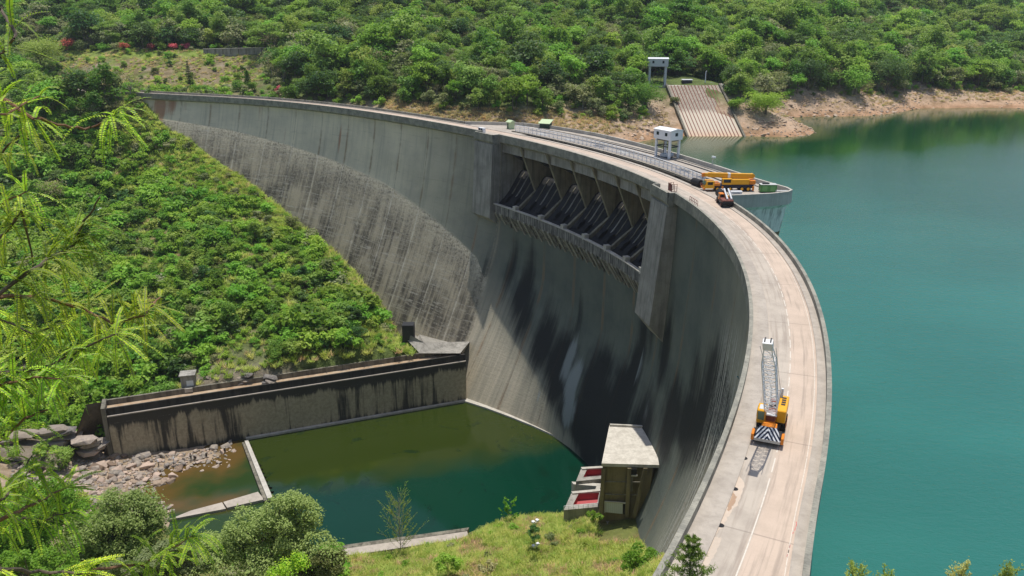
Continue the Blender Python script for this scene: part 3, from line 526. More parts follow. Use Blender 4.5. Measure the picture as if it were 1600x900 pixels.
me = np_mesh('face_wall', vs[:, :3] - np.array(dam.location), fs, M['face'], {'sd': ('FLOAT_VECTOR', np.stack([S_, D_, 0 * S_], 1)), 'clean': ('FLOAT', clean), 'sun_wedge': ('FLOAT', np.clip((S_ - 200) / 5, 0, 1) * np.clip((272 - S_) / 14, 0, 1) * np.clip((D_ - 44 - np.maximum(S_ - 212, 0) * .55) / 16, 0, 1)), 'sun_fringe': ('FLOAT', np.exp(-np.maximum(D_ - d1, 0) / 6.0) * (D_ > d1 - 2) * (S_ < 215) * .9), 'shade_tone': ('FLOAT', np.clip((S_ - 150) / 65, 0, 1) * np.clip(1.25 - np.clip((S_ - 300) / 90, 0, 1), 0, 1)), 'black': ('FLOAT', black), 'pale': ('FLOAT', pale), 'rust': ('FLOAT', rust), 'weep': ('FLOAT', weep)}, True)
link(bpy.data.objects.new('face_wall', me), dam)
St = lambda a, b, st=2.0: np.linspace(a, b, max(2, int(abs(b - a) / st) + 1))
def up(s): return -9.4 - np.minimum(np.maximum(0, (s - 414) / 12.) ** 2 * .55, 4.0)          # upstream edge, flaring at the near abutment
upo = lambda dx: (lambda s: float(up(s)) + dx)
# downstream parapet, in three runs (it steps out round the two abutment piers)
par = MB()
for a, b in ((-12, 196.6), (206.6, 290.2), (299.8, 494)): with_sd(MB().sweep(St(a, b), [(-.5, -1.3), (-.5, 0), (-.0, 0), (.0, -2.3), (-1.05, -3.0), (-1.05, -3.2), (-1.6, -3.2)]).build('parapet', M['parapet'], dam), sd_z)
par = MB(); prof = [(upo(0), -3), (upo(0), 0), (upo(.5), 0), (upo(.5), -1.3)]
for a, b in ((-12, 176.0), (304.0, 494)): with_sd(MB().sweep(St(a, b), prof).build('parapet', M['parapet'], dam), sd_z)
mb = MB()
for a, b, zt_ in ((-12, SP0, -1.2), (SP0 + .1, SP1 - .1, -24.3), (SP1, 494, -1.2)): mb.sweep(St(a, b), [(upo(.2), zt_), (upo(.2), -60), (upo(.6), -60), (upo(.6), zt_)])
mb.build('upstream_wall', M['conc_grey'], dam)
# deck over the spillway and its beams
MB().sweep(St(SP0 - 1, SP1 + 1), [(-.9, -1.2), (-.9, -2.35), (-8.9, -2.35), (-8.9, -1.2)]).build('deck_slab', M['conc_grey'], dam)
MB().sweep(St(SP0 - .5, SP1 + .5), [(-1.5, -3.35), (-1.5, -5.7), (-2.5, -5.7), (-2.5, -3.35)]).build('deck_beam', M['conc_grey'], dam)
for i in range(8):
    a = SP0 if i == 0 else PIER[i-1] + .75; b = SP1 if i == 7 else PIER[i] - .75
    c = (a + b) / 2
    MB().sweep([c - 1.6, c + 1.6], [(-2.6, -5.0), (-2.6, -6.2), (-6.2, -8.3), (-8.8, -8.3), (-8.8, -2.4), (-2.6, -2.4)]).build('gate_hoist_bracket', M['steel_dark'], dam)
    prof = [(-11.6, -15.5), (-11.0, -12.6), (-9.3, -12.4), (-8.4, -13.0), (-7.4, -14.3), (-6.0, -16.2), (-4.4, -18.3), (-2.6, -20.2), (-.6, -21.7), (1.3, -22.5), (1.3, -24.2), (-11.6, -24.2)]
    ch = MB(); ch.sweep(St(a, b, 1.5), prof, caps=False); vm = ch
    mi = []
    nseg = len(ch.f) // 12
    for j, f in enumerate(ch.f): mi.append(1 if (j % 12) in (1, 2) and (j // 12) >= nseg - 2 else 0)  # pale faces at one end of each crest imitate a sunlit patch
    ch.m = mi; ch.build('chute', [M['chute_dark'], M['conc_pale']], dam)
    for k in range(3):
        q = a + (b - a) * (k + 1) / 4
        MB().sweep([q - .16, q + .16], [(-8.6, -12.6), (-7.4, -13.9), (-6.0, -15.8), (-4.4, -17.9), (-3.0, -19.4), (-3.1, -20.0), (-4.5, -18.5), (-6.1, -16.4), (-7.5, -14.5), (-8.7, -13.2)]).build('gate_rib', M['conc_dark'] if k != 1 else M['conc_grey'], dam)
    for q in (a + (b - a) * .25, a + (b - a) * .66):
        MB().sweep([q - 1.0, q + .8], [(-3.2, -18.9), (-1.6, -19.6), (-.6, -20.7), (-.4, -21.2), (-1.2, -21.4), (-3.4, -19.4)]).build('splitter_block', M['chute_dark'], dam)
for q in PIER:
    MB().sweep([q - .42, q + .42], [(0.02, -2.4), (-6, -16.7), (.3, -21.3), (.3, -24.1), (-13, -24.1), (-13, -2.4)]).build('spillway_pier', M['conc_pier'], dam)
    MB().sweep([q - .75, q + .75], [(.6, -22.4), (.6, -20.7), (2.0, -20.7), (2.0, -22.4)]).build('lip_block', M['conc_pale'], dam)
MB().sweep(St(SP0 - .2, SP1 + .6), [(-13.2, -2.4), (-13.2, -24), (-12.6, -24), (-12.6, -2.4)]).build('breast_wall', M['conc_pier'], dam)
LS_ = St(SP0 - 4.0, SP1 + 3.0)
MB().sweep(LS_, [(1.2, -22.0), (2.0, -22.0), (2.0, -24.6), (-1.15, -29.6), (-3, -30.0), (-3, -24.0), (1.2, -24.0)]).build('lip_wall', M['lip_conc'], dam)
MB().sweep(LS_, [(1.1, -21.75), (2.15, -21.75), (2.15, -22.02), (1.1, -22.02)]).build('lip_coping', M['conc_pale'], dam)
for i in range(8):
    a = SP0 if i == 0 else PIER[i-1] + .75; b = SP1 if i == 7 else PIER[i] - .75
    for k in range(4):
        q = a + (b - a) * (k + .5) / 4
        MB().sweep([q - .45, q + .45], [(1.95, -24.5), (2.06, -24.5), (2.06, -25.0), (-.8, -29.9), (-1.6, -29.9), (-1.4, -28.5)]).build('lip_rib', M['conc_grey'] if k != 2 else M['lip_conc'], dam)
# abutment piers at the two ends of the spillway
for (a, b, f0, f1, zb, zt) in ((196.8, 206.6, 2.5, 3.6, -26.5, -31), (290.2, 299.8, 1.6, 3.8, -31, -38)):
    MB().sweep([a, (a + b) / 2, b], [(-10, -3.1), (f0 - .2, -3.1), (f1, zb), (-2, zt), (-10, zt)]).build('abutment_pier', M['conc_grey'], dam)
    pb = MB(); pb.sweep(St(a - .3, b + .3, 3), [(f0 - .5, -1.0), (f0 - .5, 0), (f0, 0), (f0, -2.2), (f0 - .5, -2.9), (f0 - .5, -3.2), (-.55, -3.2), (-.55, -1.04)])
    for q in (a, b): pb.sweep([q - .3, q + .3], [(-.6, -1), (-.6, 0), (f0, 0), (f0, -1)])
    with_sd(pb.build('pier_head', M['parapet'], dam), sd_z)
# intake platform on the reservoir side
plat = [(176, -9.4), (179.5, -13), (191, -22.9), (203, -26.4), (221, -27.6), (240, -26.4), (259, -25.2), (270, -24.8), (280, -24.9), (290, -25.3), (295.5, -26.4), (298.8, -27.3), (301.2, -27.0), (302.6, -25.2), (303.6, -21), (304, -14.3), (304, -9.4)]
def fine(pl, st=3.0):
    out = []
    for (a, b) in zip(pl[:-1], pl[1:]):
        n = max(1, int(math.hypot(b[0]-a[0], b[1]-a[1]) / st)); out += [(a[0] + (b[0]-a[0]) * k / n, a[1] + (b[1]-a[1]) * k / n) for k in range(n)]
    return out + [pl[-1]]
pf = fine(plat)
def inset(pl, d):
    p = np.array(pl); t = np.gradient(p, axis=0); t /= np.linalg.norm(t, axis=1)[:, None]; return [tuple(q) for q in p + np.stack([-t[:, 1], t[:, 0]], 1) * d]
pin = inset(pf, .5)
if abs(pin[len(pin)//2][1]) > abs(pf[len(pf)//2][1]): pin = inset(pf, -.5)
ppw = MB(); n = len(pf)
lev = [(pf, -2.9), (pf, 0), (pin, 0), (pin, -1.1)]
ppw.add([P(s_, o_, z_) for pl, z_ in lev for s_, o_ in pl], [(j*n + i, j*n + i + 1, (j+1)*n + i + 1, (j+1)*n + i) for j in range(3) for i in range(n - 1)])
with_sd(ppw.build('parapet', M['conc_pale'], dam), sd_z)
skin = inset(pf, .9); skin = skin if abs(skin[n//2][1]) < abs(pf[n//2][1]) else inset(pf, -.9); skin3 = inset(pf, 2.2); skin3 = skin3 if abs(skin3[n//2][1]) < abs(pf[n//2][1]) else inset(pf, -2.2)
pw = MB(); lev = [(pf, -2.9), (skin, -3.7), (skin3, -13.5), (skin3, -34)]
pw.add([P(s_, o_, z_) for pl, z_ in lev for s_, o_ in pl], [(j*n + i, j*n + i + 1, (j+1)*n + i + 1, (j+1)*n + i) for j in range(3) for i in range(n - 1)], 0)
def tide_mat():
    t = NT('tide_marked_concrete'); c = t.coord(); sep = t.new('SeparateXYZ'); t.l.new(t.attr('sd', 'Vector'), sep.inputs[0]); n_ = t.noise(c, .5, 5, .6); nv = t.noise(t.coord(scale=(1, 1, .08)), 1.2, 5, .65); d = t.math('ADD', sep.outputs[1], t.math('MULTIPLY', n_, .5))
    col = t.mix(t.ramp(n_, .35, .65), (.82, .79, .72), (.7, .67, .6)); col = t.mix(t.math('MULTIPLY', t.ramp(nv, .5, .7), .6), col, (.14, .13, .12)); col = t.mix(t.math('MULTIPLY', t.ramp(d, 9.6, 9.9), t.ramp(d, 12.3, 12.7, 1, 0)), col, (.16, .12, .06))
    t.bump(n_, .2, .1); return t.fin(col, .9)
M['tide'] = tide_mat(); with_sd(pw.build('platform_wall', M['tide'], dam), sd_z)
inner = [(190, -11.2), (304, -11.2)]
pt_ = MB(); Sg = St(178, 303.4, 2.4); PSo = np.array(pin)
def outer_at(s): return float(np.interp(s, [p_[0] for p_ in plat], [p_[1] for p_ in plat])) + .5
rows = [[P(s_, -10.9 if SP0 < s_ < SP1 else -9.0, -1.02) for s_ in Sg], [P(s_, min(outer_at(s_) * .5 - 5, -9.2), -1.02) for s_ in Sg], [P(s_, min(outer_at(s_) + .25, -9.3), -1.02) for s_ in Sg]]
m = len(Sg); pt_.add([v for r in rows for v in r], [(j*m + i, j*m + i + 1, (j+1)*m + i + 1, (j+1)*m + i) for j in range(2) for i in range(m - 1)]); pt_.build('platform_deck', M['path'], dam)
for s0, s1, o_ in ((200, 292, -18.2), (200, 294, -21.6), (196, 296, -23.4)): MB().sweep(St(s0, s1), [(o_, -1.0), (o_, -.82), (o_ + .35, -.82), (o_ + .35, -1.0)]).build('hoist_rail', M['steel_dark'] if o_ > -22 else M['conc_grey'], dam)
for k, s_ in enumerate((209, 222, 236, 247, 262, 274, 283)): MB().sweep([s_ - 2.2, s_, s_ + 2.2], [(-15.2, -1.01), (-15.2, -.96), (-16.6, -.96), (-16.6, -1.01)]).build('hatch_cover', M['steel_dark'] if k in (2, 5, 6) else M['galv'], dam)

toe = [so(*atz(px, py, ZP)[:2]) for px, py in ((722, 627), (760, 639), (800, 654), (835, 668), (870, 684), (900, 704), (922, 724))]
mb = MB(); N_ = len(toe); mb.add([P(s_, o_ + a, z_) for a, z_ in ((-3.5, ZP + .55), (0.15, ZP + .5), (.3, ZP - 2)) for s_, o_ in toe], [(j*N_ + i, j*N_ + i + 1, (j+1)*N_ + i + 1, (j+1)*N_ + i) for j in range(2) for i in range(N_ - 1)]); mb.build('toe_ledge', M['conc_pale'], dam)

# ------------------------------------------------------------------ crest road
rd = MB(); rd.sweep(St(-60, 494), [(-2.5, -1.0), (lambda s: float(up(s)) + 1.4, -1.0), (lambda s: float(up(s)) + 1.4, -1.19), (-2.5, -1.19)]); struct(with_sd(rd.build('crest_road', M['road']), sd_o))
f1 = MB(); f1.sweep(St(-12, 494), [(-.45, -.84), (-2.35, -.84), (-2.5, -.88), (-2.5, -1.18), (-.45, -1.18)]); struct(f1.build('footpath', M['path']))
f2 = MB(); f2.sweep(St(-12, 494), [(lambda s: float(up(s)) + .45, -.84), (lambda s: float(up(s)) + 1.28, -.84), (lambda s: float(up(s)) + 1.4, -.88), (lambda s: float(up(s)) + 1.4, -1.18), (lambda s: float(up(s)) + .45, -1.18)]); struct(f2.build('footpath', M['path']))
mk = MB()
s_ = 150.0
while s_ < 470:
    L = 2.6 if s_ < 412 else 9.0
    mk.sweep(St(s_, s_ + L, 1), [(-5.0, -.996), (-5.11, -.996)], closed=False); s_ += L + (1.1 if s_ < 412 else .02)
mk.sweep(St(150, 470), [(lambda s: float(up(s)) + 1.64, -.996), (lambda s: float(up(s)) + 1.7, -.996)], closed=False)
struct(mk.build('road_marking', M['marking']))
mk = MB()
for px, py, dx, dy in ((1243, 823, 1.2, -4.5), (1241, 829, 1.3, -5), (1238, 834, 1, -3), (1233, 856, 1, -5), (1231, 864, 1.2, -5), (1229, 870, 1, -4), (1244, 818, -.8, -3)):
    a = atz(px, py, -.996); b = atz(px + dx, py + dy, -.996); c = atz(px + dx + 1.2, py + dy, -.996); d = atz(px + 1.2, py, -.996); mk.add([a, d, c, b], [(0, 1, 2, 3)])
struct(mk.build('red_paint_marks', M['redmark']))
for nm_, pl_, col_ in (('sand_patch', ((1150, 738), (1163, 752), (1160, 772), (1152, 788), (1138, 806), (1130, 822), (1116, 838), (1113, 832), (1126, 806), (1139, 776), (1146, 756)), (.56, .46, .365)), ('earth_patch', ((1146, 768), (1151, 776), (1147, 788), (1139, 799), (1136, 796), (1141, 782)), (.4, .27, .18)), ('sand_patch', ((1104, 850), (1120, 838), (1128, 842), (1120, 862), (1108, 880), (1098, 896), (1096, 880)), (.54, .45, .36))):
    rr_ = random.Random(len(pl_)); pts_ = []
    for i_ in range(len(pl_)):
        (a0, b0), (a1, b1) = pl_[i_], pl_[(i_ + 1) % len(pl_)]
        for k_ in range(6): pts_.append((a0 + (a1 - a0) * k_ / 6 + rr_.uniform(-1.3, 1.3), b0 + (b1 - b0) * k_ / 6 + rr_.uniform(-1.3, 1.3)))
    mk = MB(); mk.add([atz(a_, b_, -.992 if nm_[0] == 's' else -.988) for a_, b_ in pts_], [tuple(range(len(pts_)))]); struct(mk.build(nm_, concrete(nm_ + '_soil', col_, tuple(c_ * .8 for c_ in col_), .3, 2)))

# ------------------------------------------------------------------ guide wall, weirs and the works in the valley
def W(u, b, z): q = pA[:2] + wdir * u + wback * b; return (q[0], q[1], z)       # u along the wall from the dam, b behind its foot line
gw = thing('guide_wall', 'long black-streaked concrete guide wall along the far side of the green pool', 'wall', W(50, 0, ZP - 4), 0, None, True)
def wsweep(us, prof):
    k = len(prof); m_ = MB(); vs = [W(u, b, z) for u in us for b, z in prof]
    m_.add(vs, [(i*k + j, (i+1)*k + j, (i+1)*k + (j+1) % k, i*k + (j+1) % k) for i in range(len(us) - 1) for j in range(k)] + [tuple(range(k)), tuple((len(us)-1)*k + j for j in range(k))]); return m_
us = np.linspace(-1.5, 101.5, 60); WL = 101.5
wsweep(us, [(0, ZP - 4), (0, -68.2), (6.0, -68.2), (6.0, ZP - 4)]).build('wall_face', M['wall_conc'], gw)
wsweep(us, [(-.12, -68.05), (-.12, -68.35), (.6, -68.35), (.6, -68.05)]).build('ledge', M['path'], gw)
dk = wsweep(us, [(.5, -68.04), (.5, -66.0), (1.0, -66.0), (1.0, -68.04)]); dk.build('channel_wall', concrete('black_stained_concrete', (.06, .055, .045), (.015, .015, .014), .8, 1.2), gw)
wsweep(us[4:], [(4.3, -68.0), (4.3, -65.2), (5.0, -65.2), (5.0, -68.0)]).build('channel_wall', M['conc_dark'], gw)
wsweep(us, [(1.02, -68.0), (1.02, -66.75), (4.28, -66.75), (4.28, -68.0)]).build('channel_floor', concrete('rust_stained_concrete', (.44, .35, .25), (.3, .18, .09), .7, .5, .8), gw)
ap = MB(); ap.hexa([atz(640, 545, -70), atz(722, 556, -70), atz(722, 553, -70) + np.array([2, 8, 0]), atz(655, 522, -70), atz(655, 552, -64.9), atz(719, 552, -65.3), atz(722, 549, -65) + np.array([2, 8, 0]), atz(662, 535, -63)])
ap.hexa([atz(633, 536, -70), atz(662, 556, -70), atz(668, 540, -70), atz(640, 515, -70), atz(636, 531, -63.2), atz(656, 552, -65.2), atz(664, 536, -63.4), atz(642, 524, -61.5)]); ap.build('apron_slab', M['conc_grey'], gw)
bx_ = MB(); c = atz(636, 521, -61); bx_.box(c[0] - 1.5, c[0] + 2.2, c[1] - .3, c[1] + 3, -64, -58.2); bx_.build('outlet_box', M['steel_dark'], gw)
us2 = [WL + .1, WL + 1.2]; wsweep(us2, [(-.3, ZP - 3), (-.3, -65.4), (6, -65.4), (6, ZP - 3)]).build('end_buttress', M['conc_dark'], gw)
def slab(name, label, cat, pts, z0, z1, mat, grp=None):
    t = thing(name, label, cat, (float(np.mean([p[0] for p in pts])), float(np.mean([p[1] for p in pts])), z0), 0, grp, True); m_ = MB(); m_.prism([(p[0], p[1], z0) for p in pts], (0, 0, z1 - z0)); return t, m_
q = [atz(*a, -81)[:2] for a in ((378, 690), (388, 689), (426, 778), (412, 781))]
t, m_ = slab('weir_wall', 'narrow concrete weir wall between the green pool and the brown shallows', 'weir', q, ZP - 4, -81.25, None); m_.build('wall_body', M['conc_dark'], t)
q2 = [q[0] + (q[1] - q[0]) * .42, q[1], q[2], q[3] + (q[2] - q[3]) * .42]; MB().prism([(p[0], p[1], -81.24) for p in q2], (0, 0, .45)).build('pale_coping', M['conc_pale'], t)
c1 = [W(-2, -.9, 0)[:2], W(wlen * .68, -.9, 0)[:2], W(wlen * .68, .0, 0)[:2], W(-2, .0, 0)[:2]]
cl = atz(385, 689, -81.2)[:2]; ul = float((cl - pA[:2]) @ wdir)
t, m_ = slab('pool_kerb', 'pale concrete kerb along the foot of the guide wall, beside the green pool', 'kerb', [W(-.5, -1.0, 0)[:2], W(ul, -1.0, 0)[:2], W(ul, .1, 0)[:2], W(-.5, .1, 0)[:2]], ZP - 3, -81.45, None); m_.build('kerb', M['conc_pale'], t)
t, m_ = slab('concrete_slab', 'grey concrete causeway slab between rubble and weir, split by one joint', 'slab', [atz(*a, -81.4)[:2] for a in ((264, 812), (298, 798), (347, 785), (353, 795))], ZP - 3, -81.35, None); m_.build('slab_piece', M['path'], t)
MB().prism([(*atz(*a, -81.4)[:2], ZP - 3) for a in ((355, 794), (349, 785), (403, 769), (413, 781))], (0, 0, 3.75)).build('slab_piece', M['path'], t)
t, m_ = slab('pool_edge_wall', 'low pale concrete edge wall of the pool below the grassy knoll', 'wall', [atz(*a, -80.6)[:2] for a in ((420, 884), (535, 858), (730, 830), (732, 840), (545, 868), (425, 895))], ZP - 4, -80.6, None); m_.build('wall_body', M['path'], t)
MB().prism([(*atz(*a, -80.6)[:2], -83) for a in ((420, 876), (540, 850), (733, 823), (730, 828), (535, 857.2), (420, 883))], (0, 0, 2.2)).build('dark_inner_edge', M['conc_dark'], t)

# valve house against the dam and its two outlet troughs
vh = thing('valve_house', 'tall mossy concrete valve house with pale flat roof, standing against the foot of the dam', 'building', (26, 165, -79), 0, None, True)
ro = [(19.9, 158.2), (32.5, 157.6), (33.8, 174.4), (23.5, 175.4)]; wb = [(20.4, 160.5), (29.5, 157.9), (36, 163), (36, 176), (24, 176)]
wt = [(20.3, 158.9), (31.4, 158.3), (34.5, 163), (34.5, 175.0), (23.8, 175.0)]
m_ = MB(); m_.add([(x, y, -80) for x, y in wb] + [(x, y, -57.9) for x, y in wt], [(0, 1, 6, 5), (1, 2, 7, 6), (2, 3, 8, 7), (3, 4, 9, 8), (4, 0, 5, 9)]); m_.build('wall', M['valve_conc'], vh)
roof = MB(); roof.prism([(x, y, -57.9) for x, y in ro], (0, 0, .75)); rf = roof.build('roof', M['roof_conc'], vh)
MB().beam((23.6, 175.2, -56.9), (33.5, 174.3, -56.9), .5, .5).build('roof_kerb', M['conc_pale'], rf)
def fw(px, py, out=.02):     # a point on the front wall seen at this pixel
    d = ray(px, py); n_ = np.cross(np.array(wb[1] + (-80,)) - np.array(wb[0] + (-80,)), np.array(wt[0] + (-57.9,)) - np.array(wb[0] + (-80,))); n_ /= np.linalg.norm(n_)
    if n_[1] > 0: n_ = -n_
    p0 = np.array(wb[0] + (-80,)); k = ((p0 - np.array([0, 0, CH])) @ n_) / (d @ n_); return np.array([0, 0, CH]) + d * k + n_ * out
def on_front(name, px, mat, depth, out=.03, par=vh):
    a = [fw(*p, out=out) for p in px]; n_ = np.array([0, 1.0, 0]) * depth; return MB().prism(a, n_).build(name, mat, par)
on_front('window_opening', [(984, 733), (995, 733), (995, 742), (984, 742)], M['black'], .2); on_front('window_sill', [(983, 742), (996, 742), (996, 744), (983, 744)], M['conc_pale'], .2, .12)
on_front('dark_recess', [(978, 744), (989, 744), (989, 768), (978, 768)], M['conc_dark'], .2, .01)
dr = on_front('roller_door', [(946, 784), (973, 786), (973, 803), (946, 800)], M['offwhite'], .2)
sl_ = MB()
for k in range(9): 
    x_ = 947.5 + k * 3; a = [fw(x_, 785 + .07 * (x_ - 946), out=.09), fw(x_ + .9, 785 + .07 * (x_ - 946), out=.09), fw(x_ + .9, 800 + .1 * (x_ - 946), out=.09), fw(x_, 800 + .1 * (x_ - 946), out=.09)]; sl_.prism(a, (0, .05, 0))
sl_.build('door_slats', M['galv'], dr)
on_front('door_lintel', [(945, 782), (979, 784.5), (979, 786.5), (945, 784)], M['conc_pale'], .2, .25); on_front('doorway', [(974, 787), (979, 787), (979, 804), (974, 803.5)], M['black'], .2)
for x_ in (940.5, 981, 997): on_front('pilaster', [(x_, 731), (x_ + 6, 731), (x_ + 1.5, 806), (x_ - 4.5, 806)] if x_ < 990 else [(x_ + 9, 731), (x_ + 15, 731), (x_ - 3, 806), (x_ - 9, 806)], M['valve_conc'], .3, .28)
for y_ in (752, 772): on_front('pour_band', [(946, y_), (1003 - (y_ - 752) * .4, y_ + 1), (1003 - (y_ - 752) * .4, y_ + 2.2), (946, y_ + 1.2)], M['conc_dark'], .2, .06)
on_front('door_post', [(944.5, 784), (946, 784), (946, 801), (944.5, 800.5)], M['conc_pale'], .2, .2); on_front('door_post', [(979, 786.5), (980.5, 786.5), (980.5, 805), (979, 804.5)], M['conc_pale'], .2, .2)
yd = MB(); yd.prism([atz(*p, -73.3) for p in ((944, 803), (980, 806), (1000, 838), (985, 850), (955, 838))], (0, 0, -3)); yd.build('yard_slab', M['conc_grey'], vh)
yd = MB(); a, b = atz(998, 834, -73.3), atz(985, 848, -73.3); yd.beam((a[0], a[1], -73), (b[0], b[1], -73), .5, 1.6); yd.build('yard_wall', M['conc_pale'], vh)
for nm, lab, q in (('outlet_trough', 'upper red-floored concrete outlet trough beside the valve house', ((908, 732), (941, 730), (939, 748), (900, 752))), ('outlet_trough', 'lower red-floored concrete outlet trough with handrail at the pool edge', ((893, 770), (938, 766), (934, 792), (881, 797)))):
    zt = -72.5 if q[0][1] < 740 else -73.2; c = [atz(*p, zt) for p in q]; ce = sum(c) / 4; t = thing(nm, lab, 'trough', (ce[0], ce[1], ZP - 2), 0, None, True)
    inn = [ce + (p - ce) * np.array([.72, .62, 1]) + np.array([.9, .6, 0]) for p in c]; n_ = 4; m_ = MB()
    vs = [(*p[:2], ZP - 2) for p in c] + [tuple(p) for p in c] + [tuple(p) for p in inn] + [(*p[:2], zt - 1.8) for p in inn]
    m_.add(vs, [(i + 4*j, (i+1) % 4 + 4*j, (i+1) % 4 + 4*(j+1), i + 4*(j+1)) for i in range(4) for j in (0, 1)]); m_.build('trough_wall', M['conc_grey'], t)
    m_ = MB(); m_.add(vs, [(i + 8, (i+1) % 4 + 8, (i+1) % 4 + 12, i + 12) for i in range(4)] + [(12, 13, 14, 15)]); m_.build('red_lining', M['redfloor'], t)
    m_ = MB(); m_.prism([tuple(ce + (p - ce) * 1.03) for p in c][:2] + [tuple(c[1] + np.array([0, -.8, 0])), tuple(c[0] + np.array([.2, -.8, 0]))], (0, 0, .35)); m_.build('coping', M['conc_pale'], t)
    if 'handrail' in lab:
        m_ = MB(); a, b = c[3], c[2]
        for k in range(8): p = a + (b - a) * k / 7; m_.tube([p, p + np.array([0, 0, 1.1])], .05, 5)
        for h in (.55, 1.1): m_.tube([a + np.array([0, 0, h]), b + np.array([0, 0, h])], .05, 5)
        m_.build('handrail', M['white'], t)
t, m_ = slab('mid_trough_wall', 'bent pale concrete wall between the two red outlet troughs', 'wall', [atz(*a, -73.5)[:2] for a in ((893, 753), (940, 756), (936, 768), (930, 766), (932, 760), (896, 757))], ZP - 2, -73.4, None); m_.build('wall_body', M['conc_pale'], t)
# grey hut on the guide wall
c = atz(291, 613, -66.5); t = thing('pump_hut', 'small grey flat-roofed hut above the guide wall channel', 'hut', (c[0], c[1] + 2.6, -66.4), R(14)); MB().bbox(-1.9, 1.9, -1.6, 1.6, 0, 4.4).build('wall', M['conc_grey'], t); MB().bbox(-2.2, 2.2, -1.9, 1.9, 4.4, 4.8).build('roof', M['conc_grey'], t); MB().box(-.4, 1.5, -1.64, -1.58, 1.4, 3.0).build('white_shutter', M['white'], t); MB().box(-.9, 1.2, -3.0, -1.7, 0, 1.2).build('step', M['conc_pale'], t)

# people and posts at the foot of the guide wall
def body(name, pts, edges, radii, mat, parent, sub=2):
    me = bpy.data.meshes.new(name); me.from_pydata(pts, edges, []); o = link(bpy.data.objects.new(name, me), parent); md = o.modifiers.new('skin', 'SKIN'); me.skin_vertices.new() if not me.skin_vertices else None
    for v, r_ in zip(me.skin_vertices[0].data, radii): v.radius = (r_, r_) if not hasattr(r_, '__len__') else r_
    me.skin_vertices[0].data[0].use_root = True; md.use_smooth_shade = True; s_ = o.modifiers.new('sub', 'SUBSURF'); s_.levels = sub; s_.render_levels = sub; me.materials.append(mat); return o
def person(loc, rz, label, pose, dress, head, sc=1.0):
    t = thing('person', label, 'person', loc, rz); t.scale = (sc,) * 3
    if pose == 'stand':
        pts = [(0, 0, .95), (0, 0, 1.18), (0, .01, 1.42), (0, .02, 1.52), (0, .04, 1.66), (.1, 0, .9), (.11, .03, .5), (.11, -.02, .08), (.11, .12, .04), (-.1, 0, .9), (-.12, -.02, .5), (-.13, -.06, .08), (-.13, .08, .04), (.19, 0, 1.4), (.25, .02, 1.13), (.24, .12, .9), (-.19, 0, 1.4), (-.26, -.02, 1.13), (-.25, .1, .9)]
    else:   # crouching at the water
        pts = [(0, 0, .42), (0, .08, .62), (0, .2, .86), (0, .24, .95), (0, .28, 1.08), (.11, 0, .4), (.17, .36, .52), (.14, .1, .08), (.15, .24, .04), (-.11, 0, .4), (-.17, .36, .5), (-.14, .1, .08), (-.15, .24, .04), (.19, .18, .84), (.26, .34, .62), (.14, .5, .5), (-.19, .18, .84), (-.26, .34, .62), (-.14, .5, .48)]
    ed = [(0, 1), (1, 2), (2, 3), (3, 4), (0, 5), (5, 6), (6, 7), (7, 8), (0, 9), (9, 10), (10, 11), (11, 12), (2, 13), (13, 14), (14, 15), (2, 16), (16, 17), (17, 18)]
    rad = [.14, .13, .14, .055, .1, .085, .062, .045, .04, .085, .062, .045, .04, .06, .042, .035, .06, .042, .035]
    b = body('body', pts, ed, rad, M['skin'], t)
    hx, hy, hz = pts[4]
    def shell(name, idx, grow, mat):
        keep = sorted(idx); mp = {k: i for i, k in enumerate(keep)}; return body(name, [pts[k] for k in keep], [(mp[a], mp[b_]) for a, b_ in ed if a in mp and b_ in mp], [rad[k] + grow for k in keep], mat, t)
    shell('shirt', [0, 1, 2, 13, 14, 16, 17], .02, dress[0]); shell('trousers', [0, 5, 6, 7, 9, 10, 11], .018, dress[1])
    bm = bmesh.new(); bmesh.ops.create_uvsphere(bm, u_segments=14, v_segments=10, radius=.125); bmesh.ops.translate(bm, verts=bm.verts, vec=(hx, hy - .025, hz + .035)); me = bpy.data.meshes.new('hair'); bm.to_mesh(me); bm.free(); me.materials.append(head); link(bpy.data.objects.new('hair' if head == M['hair'] else 'headscarf', me), t)
    return t
def ground_low(px, py):
    d = ray(px, py); z = -81.0
    for _ in range(6): X_ = atz(px, py, z); z = float(low_z(X_[0], X_[1]))
    return X_[0], X_[1], z
g = ground_low(299, 721); person((g[0], g[1], -81.4), R(170), 'person with black hair standing by the guide wall in pale shirt and dark trousers', 'stand', (M['shirt'], M['trousers']), M['hair'], 1.25)
g = ground_low(306, 719); person((g[0], g[1], -81.5), R(150), 'person crouching on the rocks beside the one with black hair, in dark clothes', 'crouch', (M['trousers'], M['trousers']), M['shirt'], 1.25)
g = ground_low(323.5, 719); person((g[0], g[1], -81.5), R(190), 'person in dark clothes and pale headscarf standing on rubble, second from the weir', 'stand', (M['trousers'], M['trousers']), M['shirt'], 1.2)
g = ground_low(352, 711); person((g[0], g[1], -81.6), R(200), 'person in dark clothes with a pale headscarf on flat rocks nearest the weir', 'stand', (M['trousers'], M['trousers']), M['shirt'], 1.1)
for i, (px, py, lab) in enumerate(((248, 729, 'short white-capped post at the wall foot, the one farthest from the weir'), (272, 724, 'short white post at the wall foot nearest the black-haired person'))):
    g = ground_low(px, py); t = thing('marker_post', lab, 'post', (g[0], g[1], -81.6)); MB().tube([(0, 0, 0), (0, 0, .5), (0, 0, 1.3)], [.16, .13, .12], 8).build('post', M['conc_dark'] if i == 0 else M['white'], t); MB().tube([(0, 0, 1.3), (0, 0, 1.4), (0, .05, 1.9)], [.2, .26, .14], 8).build('white_cap', M['white'], t)

